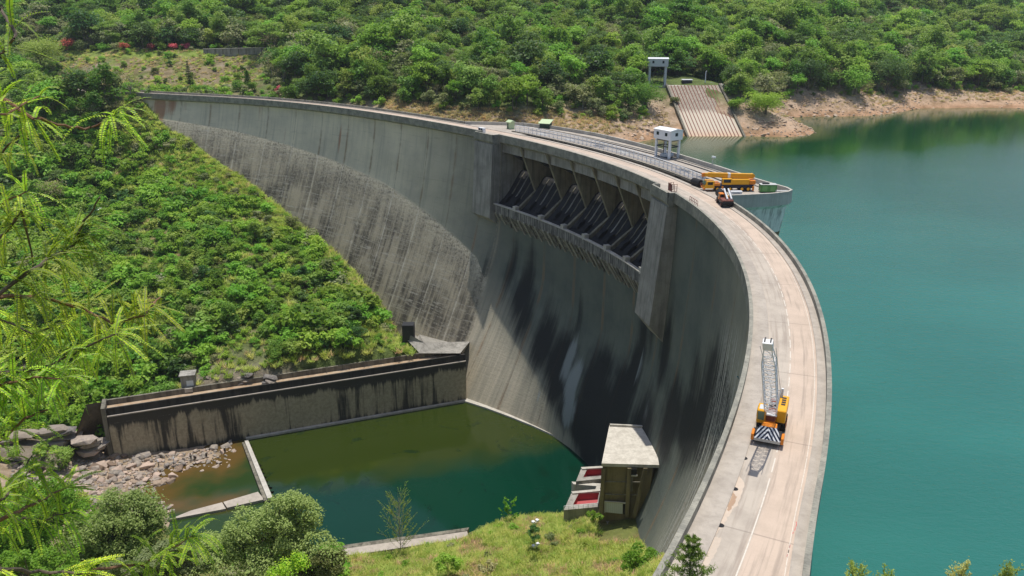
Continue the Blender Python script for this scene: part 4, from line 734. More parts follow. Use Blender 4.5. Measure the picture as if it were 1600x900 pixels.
# ------------------------------------------------------------------ gate hoists, intake and small things on the far bank
def hoist(label, loc, rz, w, d, legh, cabh, mat, dark=False):
    lt = .5 if dark else .3
    t = thing('hoist_tower', label, 'tower', loc, rz)
    for sx in (-1, 1):
        for sy in (-1, 1): MB().bbox(sx * w * .4 - lt, sx * w * .4 + lt, sy * d * .36 - lt, sy * d * .36 + lt, 0, legh).build('leg', mat, t)
    c = MB(); c.bbox(-w/2, w/2, -d/2, d/2, legh, legh + cabh, .08); cb = c.build('cabin', mat, t)
    r_ = MB(); r_.add([(-w/2 - .2, -d/2 - .2, legh + cabh), (w/2 + .2, -d/2 - .2, legh + cabh), (w/2 + .2, d/2 + .2, legh + cabh), (-w/2 - .2, d/2 + .2, legh + cabh), (-w/2 - .2, 0, legh + cabh + .45), (w/2 + .2, 0, legh + cabh + .45)], [(0, 1, 5, 4), (2, 3, 4, 5), (0, 4, 3), (1, 2, 5), (0, 3, 2, 1)]); r_.build('roof', M['white'], t)
    for k in (-.25, .25):
        b = MB().box(w * k - .45, w * k + .45, -d/2 - .05, -d/2 + .02, legh + cabh * .42, legh + cabh * .75).build('window', M['glass'], cb)
    MB().box(w/2 - .02, w/2 + .05, -.5, .4, legh + cabh * .42, legh + cabh * .75).build('window', M['glass'], cb); MB().box(-w/2 - .05, -w/2 + .02, -.5, .4, legh + cabh * .42, legh + cabh * .75).build('window', M['glass'], cb)
    MB().box(-w * .4, w * .4, -d * .4, d * .4, legh - .35, legh).build('floor_frame', M['steel_dark'], t)
    m_ = MB(); m_.beam((-w*.4, -d*.36, legh * .62), (w*.4, -d*.36, legh * .62), .25); m_.beam((-w*.4, d*.36, legh * .62), (w*.4, d*.36, legh * .62), .25); m_.beam((-w*.4, -d*.36, legh*.62), (-w*.4, d*.36, legh*.62), .25); m_.beam((w*.4, -d*.36, legh*.62), (w*.4, d*.36, legh*.62), .25); m_.build('cross_beam', M['steel_dark'], t)
    m_ = MB()
    for sx in (-.22, .05, .2): m_.tube([(w * sx, 0, .6), (w * sx, 0, legh)], .12, 6)
    m_.build('hoist_rod', M['steel_dark'], t)
    m_ = MB(); m_.bbox(-w*.25, w*.1, -d*.22, d*.22, 0, .9); m_.cyl((w*.18, 0, .7), (0, 1, 0), .55, d*.4, 12); m_.build('winch', M['offwhite'] if not dark else M['steel_dark'], t)
    return t
X_, Y_, H_ = crest(258.5); hoist('white hoist cabin on four legs standing on the dam crest platform', tuple(P(257.6, -22.4, -1.0)), float(H_) + R(8), 6.6, 4.6, 5.0, 2.6, M['white'])
iz = 2.0
it = thing('intake_ramp', 'sloping ribbed concrete intake ramp running down the far bank into the reservoir', 'ramp', (88, 375, ZR - 6), 0, None, True)
A0, A1, B0, B1 = atz(1075, 213, ZR), atz(1160, 213, ZR), aty(1043, 134, 399), aty(1122, 133, 399)
for v_ in (A0, A1): v_ += (v_ - (B0 if v_ is A0 else B1)) * .25
m_ = MB(); N_ = 18; th = np.array([0, .0, -1.5])
m_.hexa([A0 + th * 3, A1 + th * 3, B1 + th * 6, B0 + th * 6, A0, A1, B1, B0])
def ramp_mat():
    t = NT('ramp_concrete'); c = t.coord(); n = t.noise(c, .4, 6, .65); n2 = t.noise(c, 2.5, 5, .7); sep = t.new('SeparateXYZ'); t.l.new(c, sep.inputs[0]); h = t.math('ADD', sep.outputs[2], t.math('MULTIPLY', n, 3))
    col = t.mix(t.ramp(h, 5.5, 11), (.58, .38, .24), (.55, .48, .38)); col = t.mix(t.math('MULTIPLY', t.ramp(h, 15, 17.5), t.ramp(n2, .3, .6)), col, (.2, .165, .13)); col = t.mix(t.math('MULTIPLY', t.ramp(n2, .55, .75), .4), col, (.25, .19, .14)); t.bump(n2, .3, .2); return t.fin(col, .9)
M['ramp'] = ramp_mat(); m_.build('ramp_slab', M['ramp'], it)
for k in range(1, 15):
    f = k / 15; a = A0 + (A1 - A0) * f; b = B0 + (B1 - B0) * f; MB().beam(a + np.array([0, 0, .08]), b + np.array([0, 0, .08]), .3, .34).build('rib', M['rustred'] if k % 1 == 0 else M['steel_dark'], it)
for a, b in ((A0, B0), (A1, B1)):
    o_ = np.array([-.5 if a is A0 else .5, 0, .25]); MB().beam(a + o_, b + o_, .9, 1.6).build('side_wall', M['conc_dark'], it)
m_ = MB(); m_.hexa([A1 + [.9, 0, -6], A1 + [12, -2, -6], B1 + [3, -3, -12], B1 + [1, 0, -12], A1 + [.9, 0, -1.2], A1 + [10.5, 0, -1.6], B1 + [2.2, -5, -4.5], B1 + [1, -1, -1.5]]); m_.build('wing_wall', M['bankrock'], it)
m_ = MB(); m_.hexa([A0 + [-9, 0, -6], A0 + [-.9, 0, -6], B0 + [-1, 0, -12], B0 + [-3, -4, -12], A0 + [-4.5, 0, -1.6], A0 + [-.9, 0, -1.2], B0 + [-1, -1, -1.5], B0 + [-1.8, -6, -4.5]]); m_.build('wing_wall', M['bankrock'], it)
m_ = MB(); m_.box(B0[0] - 8.5, B1[0] + 5, B0[1] + .1, B0[1] + 13, -3.5, iz + .15); m_.build('head_slab', M['conc_pale'], it)
hoist('grey hoist cabin on four tall legs beside the head of the intake ramp', (69.3, 404.5, iz + .15), R(-6), 9.4, 6.8, 8.6, 3.6, M['offwhite'], True)
t = thing('tool_shed', 'dark shed with white flat roof at the head of the intake ramp', 'shed', (83.8, 405, iz + .15), 0); MB().bbox(-2.2, 2.2, -1.4, 1.4, 0, 2.2).build('wall', M['steel_dark'], t); MB().box(-2.6, 2.6, -1.8, 1.8, 2.2, 2.45).build('roof', M['white'], t)
t = thing('signal_mast', 'slim white pole standing on the head of the intake ramp', 'pole', (92.2, 403, iz + .15), 0); MB().tube([(0, 0, 0), (0, 0, 6.2)], [.28, .2], 8).build('shaft', M['white'], t); MB().tube([(0, 0, 6.2), (.5, 0, 6.6)], .15, 6).build('bracket', M['offwhite'], t)
t = thing('valve_cabinet', 'little white cabinet on the ramp head beside the pole', 'cabinet', (95.3, 404, iz + .15), 0); MB().bbox(-.5, .5, -.4, .4, 0, 1.1).build('body', M['white'], t); MB().box(-.6, .6, -.5, .5, 1.1, 1.2).build('lid', M['offwhite'], t)

# things standing on the crest
def Q(s, o, z=-1.0): p = P(s, o, z); return (float(p[0]), float(p[1]), float(p[2]))
def hd(s): return float(crest(s)[2])
t = thing('gatekeeper_hut', 'pale green pitched-roof sentry hut at the start of the mesh fence', 'hut', Q(194, -14.7), hd(194)); MB().bbox(-1.0, 1.0, -.9, .9, 0, 2.3).build('wall', M['palegreen'], t)
m_ = MB(); m_.prism([(-1.3, -1.2, 2.3), (-1.3, 1.2, 2.3), (-1.3, 0, 2.95)], (2.6, 0, 0)); m_.build('roof', M['palegreen'], t); MB().box(-.7, -.1, -.95, -.88, .1, 1.9).build('door', M['darkgreen'], t)
t = thing('store_hut', 'dark green hut with pale lean-to roof by the reservoir parapet', 'hut', Q(199.5, -25.2), hd(199) + .5); MB().bbox(-1.7, 1.7, -1.4, 1.4, 0, 1.7).build('wall', M['darkgreen'], t); MB().prism([(-2.1, -1.8, 1.6), (-2.1, 1.8, 2.6), (-2.1, 1.8, 2.75), (-2.1, -1.8, 1.75)], (4.2, 0, 0)).build('roof', M['palegreen'], t)
t = thing('meter_cabinet', 'white cabinet with two black panels standing on the crest above the spillway end', 'cabinet', Q(195.5, -1.6, -.84), hd(195)); MB().bbox(-1.4, 1.4, -.5, .5, 0, 1.5).build('body', M['white'], t); MB().box(-1.1, -.3, -.56, -.49, .25, 1.35).build('panel', M['black'], t); MB().box(.1, .8, -.56, -.49, .25, 1.35).build('panel', M['black'], t)
fn = thing('mesh_fence', 'long white mesh safety fence along the crest road beside the gate hoists', 'fence', Q(245, -13.2), 0, None, True)
fo = lambda s: float(np.interp(s, [196, 205, 226, 258, 290], [-12.4, -13.2, -13.6, -13.2, -12.2]))
FS = np.linspace(199, 289.5, 46)
for s_ in FS: p = P(s_, fo(s_), -1); MB().beam(p, p + np.array([0, 0, 2.0]), .2).build('post', M['white'], fn)
for h_ in (.25, 1.1, 1.95):
    MB().tube([P(s_, fo(s_), -1 + h_) for s_ in FS], .08, 4).build('rail', M['white'], fn)
m_ = MB()
for s_ in np.linspace(199, 289.5, 46 * 5 - 4): p = P(s_, fo(s_), -.75); m_.beam(p, p + np.array([0, 0, 1.7]), .075)
m_.build('mesh_panel', M['white'], fn)
kb = MB(); kb.sweep(St(199, 292), [(-11.0, -1.0), (-11.0, -.72), (-11.35, -.72), (-11.35, -1.0)]); kb = kb.build('slot_kerb', M['conc_dark'], dam)
def lamp(label, loc, h, rz=0):
    t = thing('floodlight_post', label, 'floodlight', loc, rz); MB().tube([(0, 0, 0), (0, 0, h)], [.09, .07], 8).build('post', M['galv'], t); MB().beam((0, -.35, h), (0, .35, h), .08).build('crossbar', M['galv'], t)
    for y_ in (-.4, .35): MB().bbox(-.05, .45, y_ - .22, y_ + .22, h - .05, h + .4).build('lamp_head', M['white'], t)
    return t
lamp('twin floodlight on a short post by the reservoir parapet of the crest', Q(273.4, -24.6), 2.6, .4)
for (px, py, ph, lab) in ((837, 836, 3.6, 'white twin floodlight on a post in the long grass of the knoll, nearer the pool'), (838, 862, 1.6, 'short white floodlight in the grass of the knoll, lower in the view')):
    g = ground_low(px, py); lamp(lab, (g[0], g[1], g[2] - .2), ph, 2.2).scale = (1.5, 1.5, 1)
t = thing('stair_gate', 'rust red steel ladder gate on the pier at the spillway end of the crest', 'gate', Q(294.3, -1.3, -.84), hd(294)); 
for k, (x0, x1, y0, y1) in enumerate(((-1, 1, 0, 0), (-1, -1, 0, 1.2), (1, 1, 0, 1.2))):
    m_ = MB(); 
    for h_ in (.1, .6, 1.1, 1.6): m_.beam((x0, y0, h_), (x1, y1, h_), .07)
    for f in (0, .5, 1): p = (x0 + (x1 - x0) * f, y0 + (y1 - y0) * f); m_.beam((*p, 0), (*p, 1.7), .09)
    m_.build('rail_panel', M['rustred'], t)
MB().box(-.9, .9, -.03, .03, .15, 1.55).build('sheet', M['rustred'], t)
t = thing('railing', 'short red tube railing on the footpath above the dam face', 'railing', Q(307.5, -1.5, -.84), hd(307)); 
for k in range(6): MB().tube([(-2.4 + k * .96, 0, 0), (-2.4 + k * .96, 0, 1.2)], .05, 6).build('post', M['rustred'], t)
for h_ in (.6, 1.2): MB().tube([(-2.4, 0, h_), (2.4, 0, h_)], .05, 6).build('rail', M['rustred'], t)
t = thing('generator_container', 'green container with paler panels parked on the platform tip', 'container', Q(298.6, -22.6), hd(298) + R(78)); MB().bbox(-1.8, 1.8, -.9, .9, .15, 1.75, .06).build('body', M['green'], t); MB().box(-1.85, 1.85, -.95, .95, 1.75, 1.83).build('lid', M['galv'], t); MB().box(-1.3, .2, -.3, .3, 1.83, 2.1).build('exhaust_box', M['steel_dark'], t)
for x_ in (-.9, .9): MB().box(x_ - .55, x_ + .55, -.94, -.89, .4, 1.5).build('door_panel', paint('light_green_paint', (.16, .36, .13), .5, .3), t)
for x_ in (-1.4, 1.4): MB().box(x_ - .12, x_ + .12, -.85, .85, 0, .16).build('skid', M['steel_dark'], t)
t = thing('spares_pile', 'small heap of grey pipe lengths at the tip of the platform', 'pipes', Q(299.8, -25.3), hd(298) + R(70))
for k, (y_, z_) in enumerate(((-.5, .15), (0, .15), (.5, .15), (-.25, .42), (.25, .42))): MB().cyl((0, y_, z_), (1, .04 * k, 0), .15, 2.2 + .2 * k, 10).build('pipe', M['galv'], t)
t = thing('control_cabinet', 'white cabinet with a grey grille in front of the yellow truck crane', 'cabinet', Q(301.8, -13.4), hd(297) + R(80)); MB().bbox(-1.2, 1.2, -.45, .45, 0, 1.25).build('body', M['white'], t); MB().box(-.75, .75, -.5, -.44, .3, 1.0).build('grille', M['galv'], t); MB().box(-1.25, 1.25, -.5, .5, 1.25, 1.32).build('lid', M['white'], t)
t = thing('steel_drum', 'black drum lying on the crest road in front of the truck crane cab', 'drum', Q(290.8, -9.6), hd(291)); MB().cyl((0, 0, .95), (1, .15, 0), .85, 3.0, 20).build('drum', M['black'], t); MB().box(-1.3, -1.0, -.8, .8, 0, .5).build('cradle', M['steel_dark'], t); MB().box(1.0, 1.3, -.8, .8, 0, .5).build('cradle', M['steel_dark'], t)
# structures around the left abutment
def ground_hill(px, py, y0=440.):
    y_ = y0
    for _ in range(30):
        X_ = aty(px, py, y_); e = X_[2] - float(hill_z(X_[0], X_[1])); y_ += e * 2.0
        if abs(e) < .02: break
    return X_
rw = thing('retaining_wall', 'pale terrace retaining wall along the hillside road above the rock cutting', 'wall', tuple(ground_hill(365, 80, 478)), 0, None, True)
a, b = ground_hill(318, 83, 476), ground_hill(428, 81, 484); m_ = MB(); m_.hexa([a + [0, 0, -3], b + [0, 0, -3], b + [0, 1, -3], a + [0, 1, -3], a + [0, 0, 2.0], b + [0, 0, 2.2], b + [0, 1, 2.2], a + [0, 1, 2.0]]); m_.build('wall_face', M['conc_grey'], rw)
m_ = MB(); m_.hexa([a + [-.3, -.2, 2.01], b + [.3, -.2, 2.21], b + [.3, 1.2, 2.21], a + [-.3, 1.2, 2.01], a + [-.3, -.2, 2.3], b + [.3, -.2, 2.5], b + [.3, 1.2, 2.5], a + [-.3, 1.2, 2.3]]); m_.build('coping', M['conc_pale'], rw)
for k in range(9): p = a + (b - a) * (k + .5) / 9; MB().box(p[0] - .2, p[0] + .2, p[1] - .18, p[1] + .05, p[2] - 1, p[2] + 1.95).build('buttress', M['conc_dark'], rw)
g = ground_hill(92, 142, 430); t = thing('nursery_shed', 'long low shed with shiny white roof among the trees beyond the dam end', 'shed', (g[0], g[1], g[2]), R(6)); MB().box(-6.5, 6.5, -2, 2, 0, 2.6).build('wall', M['conc_grey'], t); MB().prism([(-7, -2.6, 2.6), (-7, 2.6, 2.6), (-7, 0, 3.5)], (14, 0, 0)).build('roof', M['white'], t)
g = ground_hill(161, 338, 318); t = thing('lamp_shelter', 'small white round roof on a dark post alone among the hillside scrub', 'shelter', (g[0], g[1], g[2] - .3)); MB().tube([(0, 0, 0), (0, 0, 3.4)], .14, 8).build('post', M['steel_dark'], t); MB().tube([(0, 0, 3.3), (0, 0, 3.5), (0, 0, 3.9)], [2.1, 2.1, .1], 20).build('roof', M['white'], t)
MB().box(-1.0, 1.0, -.6, .6, 1.4, 3.2).build('cabinet', M['steel_dark'], t)

# ------------------------------------------------------------------ vehicles on the crest
def wheel(parent, c, r, w, hub, axis=(0, 1, 0)):
    t_ = MB(); a = Vector(axis); c = Vector(c)
    t_.tube([c - a * w/2, c - a * w*.42, c + a * w*.42, c + a * w/2], [r*.86, r, r, r*.86], 18); o = t_.build('wheel', M['black'], parent)
    MB().tube([c - a * (w/2 + .02), c + a * (w/2 + .02)], [r * .55, r * .55], 12).build('hub', hub, o); return o
# lattice boom crane facing the viewpoint (x towards the viewpoint)
hl = hd(404.5); base = Q(404.6, -4.0, -1.0)
lc = thing('lattice_crane', 'yellow mobile crane with white lattice boom and chevron striped bumper on the near crest road', 'crane', base, hl)
def loc_of(X_): 
    d = Vector(X_) - Vector(base); return Matrix.Rotation(-hl, 3, 'Z') @ d
m_ = MB(); m_.bbox(-3.4, 2.4, -.75, .75, .55, 1.15); m_.bbox(1.2, 2.5, -1.2, 1.2, .75, 1.15); m_.bbox(-3.3, -.5, -1.2, 1.2, .9, 1.2); m_.build('chassis', M['steel_dark'], lc)
for x_ in (1.55, -1.2, -2.6):
    for y_ in (-1.15, 1.15): wheel(lc, (x_, y_, .58), .58, .46, M['orange'])
for y_ in (-1, 1):
    MB().bbox(1.55, 2.75, y_ * 1.36 - .13, y_ * 1.36 + .13, .5, 1.15).build('outrigger', M['orange'], lc)
bp = MB().bbox(2.35, 2.72, -1.22, 1.22, .45, .8, .05).build('bumper', M['galv'], lc)
# sloping chevron board on top of the bumper: V stripes around the centre line
bx0, bz0, bx1, bz1 = 2.8, .8, 2.1, 1.8
def bd(y, f, lift=.0): return (bx0 + (bx1 - bx0) * f + lift * .8, y, bz0 + (bz1 - bz0) * f + lift * .6)
m_ = MB(); m_.prism([bd(-1.2, 0), bd(1.2, 0), bd(.86, 1), bd(-.86, 1)], (-.08, 0, -.06)); bo = m_.build('chevron_board', M['white'], lc)
def clip(poly, fn):
    out = []
    for i, p in enumerate(poly):
        q_ = poly[(i + 1) % len(poly)]; a_, b_ = fn(p), fn(q_)
        if a_ >= 0: out.append(p)
        if a_ * b_ < 0: k = a_ / (a_ - b_); out.append((p[0] + (q_[0] - p[0]) * k, p[1] + (q_[1] - p[1]) * k))
    return out
m_ = MB()
for sg in (-1, 1):
    for k in range(6):
        v0 = .12 + k * .42; pl_ = clip(clip([(0, 0), (1.2, 0), (.86, 1), (0, 1)], lambda p: p[1] * 1.0 + p[0] * 1.15 - v0), lambda p: v0 + .21 - p[1] * 1.0 - p[0] * 1.15)
        if len(pl_) > 2: m_.add([bd(sg * y, f, .012) for y, f in pl_], [tuple(range(len(pl_)))])
m_.build('chevron_stripes', M['navy'], bo)
MB().bbox(1.0, 1.9, -.7, .7, 1.15, 1.75).build('front_cover', M['orange'], lc)
tt = MB().cyl((-1.0, 0, 1.3), (0, 0, 1), .85, .3, 24).build('turntable', M['steel_dark'], lc)
m_ = MB(); m_.bbox(-3.4, .2, .45, 1.32, 1.45, 2.75, .08); eh = m_.build('engine_housing', M['yellow'], lc)
m_ = MB(); 
for k in range(4): m_.box(-2.9 + k * .5, -2.6 + k * .5, .7, 1.1, 2.755, 2.79)
m_.build('vent_row', M['steel_dark'], eh)
m_ = MB(); m_.tube([(-2.9, .6, 2.7), (-2.9, .6, 3.7)], .12, 8); m_.build('exhaust_pipe', M['white'], lc)
cbn = MB().bbox(-.9, .75, -1.32, -.5, 1.35, 2.75, .08).build('cab', M['yellow'], lc)
cw_ = MB(); cw_.box(.74, .78, -1.22, -.6, 1.75, 2.6); cw_.build('windscreen', paint('greenish_glass', (.16, .22, .15), .15, .1), cbn)
MB().box(-.6, .5, -1.35, -1.31, 1.9, 2.6).build('side_window', M['glass'], cbn); MB().box(-.5, .5, -1.15, -.65, 2.74, 2.78).build('roof_hatch', M['offwhite'], cbn)
MB().bbox(-3.3, .3, -1.3, -1.05, 1.25, 1.42).build('side_step', M['yellow'], lc)
MB().bbox(-3.5, .5, -.45, .42, 1.45, 2.2, .06).build('machinery_deck', M['rustred'], lc)
pn_ = MB(); pn_.prism([(.55, -.48, 1.45), (.55, .45, 1.45), (.35, .45, 2.15), (.35, -.48, 2.15)], (-.12, 0, 0)); pn_.build('front_panel', M['orange'], lc); MB().bbox(.05, .5, -.55, .52, 2.15, 2.3, .03).build('boom_foot_beam', M['white'], lc)
for y_ in (-.2, .2): MB().cyl((-1.6, y_ * 1.1, 2.35), (0, 1, 0), .33, .34, 14).build('winch_drum', M['steel_dark'], lc)
tipw = (22.3, 65.7, 10.5); tip = loc_of(tipw); foot = Vector((.1, 0, 2.3))
bdir = (tip - foot).normalized(); L_ = (tip - foot).length; bx_a = Vector((0, 1, 0)); bx_a = (bx_a - bdir * bx_a.dot(bdir)).normalized(); bz_a = bdir.cross(bx_a).normalized()
def sec(u):    # half width, half depth of the boom at distance u
    if u < 1.2: f = u / 1.2; return .42 + .16 * f, .12 + .33 * f
    if u > L_ - 2.2: f = (u - L_ + 2.2) / 2.2; return .58 - .28 * f, .45 - .25 * f
    return .58, .45
us_ = np.concatenate([[0], np.arange(.6, L_ - .5, .62), [L_]])
m_ = MB(); cor = []
for u in us_:
    a, b = sec(u); c = foot + bdir * u; cor.append([c + bx_a * sx * a + bz_a * sz * b for sx, sz in ((-1, -1), (1, -1), (1, 1), (-1, 1))])
for k in range(4): m_.tube([c[k] for c in cor], .05, 6)
for i in range(len(cor) - 1):
    for k in range(4):
        k2 = (k + 1) % 4; m_.beam(cor[i][k], cor[i][k2], .04); a, b = (k, k2) if i % 2 else (k2, k); m_.beam(cor[i][a], cor[i + 1][b], .04)
bm_o = m_.build('boom', M['white'], lc)
hd_ = MB(); hd_.hexa([foot + bdir * (L_ + du) + bx_a * sx * .42 + bz_a * sz * .26 for du in (-.25, .75) for sx, sz in ((-1, -1), (1, -1), (1, 1), (-1, 1))]); hd_.build('boom_head', M['white'], bm_o)
for y_ in (-.25, .25): MB().cyl(foot + bdir * (L_ + .55) + bx_a * y_ + bz_a * .15, bx_a, .34, .1, 14).build('sheave', M['steel_dark'], bm_o)
m_ = MB(); mast = Vector((-2.6, 0, 3.6)); 
for sy in (-.42, .42): m_.tube([mast + Vector((0, sy, 0)), foot + bdir * (L_ + .1) + bx_a * sy * 1.6 - bz_a * .1], .028, 5); m_.tube([Vector((-3.2, sy, 2.2)), mast + Vector((0, sy, 0))], .05, 6); m_.tube([Vector((-.6, sy, 2.2)), mast + Vector((0, sy, 0))], .05, 6)
m_.tube([mast + Vector((0, -.42, 0)), mast + Vector((0, .42, 0))], .05, 6); m_.build('stay_ropes', M['galv'], lc)
# rag of orange tarp by the drain, drain covers
for (px, py) in ((1148, 764), (1126, 821), (1163, 716)):
    g = atz(px, py, -1.0); t = thing('drain_cover', 'small black drain inlet in the crest road gutter beside the near footpath', 'drain', (g[0], g[1], -1.0), 0, 'drain inlets along the gutter'); MB().tube([(0, 0, -.05), (0, 0, .012)], [.3, .3], 12).build('grate', M['black'], t)
# yellow truck crane parked across the platform, boom lowered over its cab (x forwards = to the left of the view)
def tc_pt(px, py, z): return atz(px, py, z)
a_, b_ = atz(1100, 299, -1), atz(1176, 299, -1); ctr = (a_ + b_) / 2; dv = (a_ - b_)[:2]; rz = math.atan2(dv[1], dv[0])
tc = thing('truck_crane', 'big yellow telescopic truck crane with its boom lowered forward, parked across the platform', 'crane', (ctr[0], ctr[1] + 1.0, -1.0), rz)
m_ = MB(); m_.bbox(-5.6, 5.2, -1.2, 1.2, .75, 1.35, .06); m_.bbox(-5.2, 2.0, -1.3, 1.3, 1.2, 1.5, .05); m_.build('chassis', M['navy'], tc)
for x_ in (-4.3, -2.9, -.2, 2.6):
    for y_ in (-1.15, 1.15): wheel(tc, (x_, y_, .6), .6, .42, M['yellow'])
cb = MB(); cb.hexa([(3.3, -1.25, .7), (5.6, -1.25, .7), (5.6, 1.25, .7), (3.3, 1.25, .7), (3.3, -1.2, 2.3), (5.0, -1.2, 2.3), (5.0, 1.2, 2.3), (3.3, 1.2, 2.3)]); cb_o = cb.build('driver_cab', M['yellow'], tc)
m_ = MB(); m_.prism([(5.52, -1.1, 1.45), (5.52, 1.1, 1.45), (5.13, 1.1, 2.2), (5.13, -1.1, 2.2)], (.06, 0, .02)); m_.build('windscreen', paint('grey_green_glass', (.12, .17, .15), .12, .1), cb_o); 
for y_ in (-1.26, 1.24): MB().box(3.7, 4.8, y_, y_ + .03, 1.5, 2.1).build('side_window', M['glass'], cb_o)
MB().bbox(5.3, 5.75, -1.28, 1.28, .5, .85, .05).build('bumper', M['orange'], tc); MB().bbox(2.0, 3.3, -1.2, 1.2, .9, 1.9, .06).build('engine_cover', M['orange'], tc)
up_ = MB(); up_.bbox(-4.6, .2, -1.15, 1.15, 1.5, 2.75, .1); up_.build('superstructure', M['yellow'], tc)
oc = MB().bbox(-.6, 1.6, .35, 1.25, 1.5, 2.9, .1).build('operator_cab', M['yellow'], tc); MB().box(-.3, 1.3, 1.24, 1.28, 2.0, 2.75).build('side_window', M['glass'], oc); MB().box(1.59, 1.63, .45, 1.15, 2.0, 2.75).build('front_window', M['glass'], oc)
MB().bbox(-5.9, -4.6, -1.25, 1.25, 1.6, 2.5, .08).build('counterweight', M['orange'], tc)
bm_ = MB(); bm_.beam((-5.2, -.1, 3.3), (4.6, -.1, 3.55), .95, .95); bo_ = bm_.build('boom', M['yellow'], tc); MB().beam((4.5, -.1, 3.55), (5.4, -.1, 3.57), .75, .75).build('boom_section', M['yellow'], bo_); MB().beam((5.3, -.1, 3.57), (6.0, -.1, 3.5), .6, .8).build('boom_head', M['orange'], bo_)
MB().beam((-.35, -.1, 3.42), (.25, -.1, 3.44), 1.02, 1.02).build('white_collar', M['white'], bo_); MB().cyl((-5.3, -.1, 3.3), (0, 1, 0), .55, .9, 14).build('boom_pivot', M['yellow'], bo_); MB().tube([(-2.5, -.1, 2.4), (2.4, -.1, 3.1)], .17, 8).build('lift_cylinder', M['steel_dark'], bo_)
m_ = MB(); m_.tube([(5.8, -.1, 3.2), (5.9, -.1, 1.7)], .05, 5); m_.build('hoist_rope', M['steel_dark'], bo_); MB().bbox(5.65, 6.15, -.35, .15, 1.1, 1.75, .06).build('hook_block', M['rustred'], bo_)
for x_ in (1.5, -5.4):
    for y_ in (-1.35, 1.35): MB().bbox(x_ - .2, x_ + .2, y_ - .15, y_ + .15, .25, 1.25).build('outrigger', M['orange'], tc)
# small crane lorry
a_, b_ = atz(1122, 311, -1), atz(1140, 328, -1); ctr = (a_ + b_) / 2; dv = (a_ - b_)[:2]; rz = math.atan2(dv[1], dv[0])
kc = thing('crane_lorry', 'small orange crane lorry with black drum and twin pale arms on the crest road', 'lorry', (ctr[0], ctr[1], -1.0), rz)
m_ = MB(); m_.bbox(-3.2, 2.6, -1.0, 1.0, .6, 1.05, .05); m_.build('chassis', M['steel_dark'], kc)
for x_ in (-2.3, 1.4):
    for y_ in (-1.0, 1.0): wheel(kc, (x_, y_, .55), .55, .4, M['rustred'])
MB().bbox(-3.3, -.4, -1.15, 1.15, 1.05, 1.6, .06).build('body', M['rustred'], kc); MB().bbox(-3.45, -3.2, -1.15, 1.15, .55, 1.3, .04).build('tail_board', M['black'], kc)
cb_o = MB().bbox(-.5, .9, .1, 1.12, 1.0, 2.4, .1).build('cab', M['orange'], kc); MB().box(-.2, .6, 1.11, 1.15, 1.6, 2.2).build('side_window', M['glass'], cb_o); MB().box(-.54, -.49, .25, 1.0, 1.6, 2.2).build('rear_window', M['glass'], cb_o)
MB().bbox(-.6, .4, -1.0, 0, 1.0, 1.9, .08).build('winch_box', M['yellow'], kc)
m_ = MB(); m_.cyl((2.6, 0, 1.6), (1, 0, 0), .95, 3.0, 20); m_.build('drum', M['black'], kc); MB().box(1.2, 4.0, -.35, -.2, 2.52, 2.56).build('drum_strap', M['galv'], kc)
for y_ in (-.75, .1): MB().beam((-2.9, y_, 1.75), (1.3, y_ - .25, 3.0), .3, .34).build('arm', M['offwhite'], kc)

# ------------------------------------------------------------------ vegetation
def leaves(P_, N_, size, aspect, r, bend=.0):
    """one rhombic leaf per point; P_ positions, N_ facing directions"""
    n = len(P_); t = r.normal(size=(n, 3)); N_ = N_ / np.maximum(np.linalg.norm(N_, axis=1), 1e-6)[:, None]
    u = np.cross(N_, t); u /= np.maximum(np.linalg.norm(u, axis=1), 1e-6)[:, None]; v = np.cross(N_, u); s = (np.asarray(size) * r.uniform(.65, 1.3, n))[:, None]
    V = np.stack([P_ - u * s * .5, P_ - v * s * aspect * .5 + N_ * s * bend, P_ + u * s * .5, P_ + v * s * aspect * .5 + N_ * s * bend], 1).reshape(-1, 3)
    return V, np.arange(4 * n).reshape(-1, 4)
def cloud(lobes, n, size, seed, aspect=.62, fill=.35, up=.9):
    r = np.random.default_rng(seed); L = np.array(lobes, float); w = L[:, 3] * L[:, 4] ; w = w / w.sum(); k = r.choice(len(L), n, p=w); d = r.normal(size=(n, 3)); d /= np.linalg.norm(d, axis=1)[:, None]
    flip = (d[:, 2] < -.25) & (r.random(n) < .75); d[flip, 2] *= -1
    rad = np.where(r.random(n) < fill, r.uniform(.3, .95, n), r.uniform(.8, 1.12, n)); ph_ = r.uniform(0, 6.28, (3, 3)); rad = rad * (1 + .2 * np.sin(d @ (r.normal(size=(3, 3)) * 4.5) + ph_[0]).sum(1) * .6) * np.where(r.random(n) < .06, r.uniform(1.1, 1.35, n), 1); q = L[k, :3] + d * rad[:, None] * np.stack([L[k, 3], L[k, 3], L[k, 4]], 1)
    return leaves(q, d * .9 + r.normal(size=(n, 3)) * .65 + np.array([0, 0, up]), size, aspect, r)
def limbs(lobes, trunk_r, base=(0, 0, 0), fork=.45, seed=0):
    r = random.Random(seed); m_ = MB(); L = sorted(lobes, key=lambda l: -l[2]); top = max(l[2] for l in lobes); f = Vector(base) + Vector((r.uniform(-.2, .2), r.uniform(-.2, .2), (top - base[2]) * fork))
    m_.tube([Vector(base) - Vector((0, 0, .6)), Vector(base) + Vector((0, 0, .4)), f], [trunk_r * 1.5, trunk_r, trunk_r * .7], 7)
    for l in lobes:
        c = Vector(l[:3]); mid = f.lerp(c, .5) + Vector((r.uniform(-.3, .3), r.uniform(-.3, .3), r.uniform(.1, .5))) * l[3] * .4; m_.tube([f, mid, c], [trunk_r * .5, trunk_r * .32, trunk_r * .1], 5)
    return m_
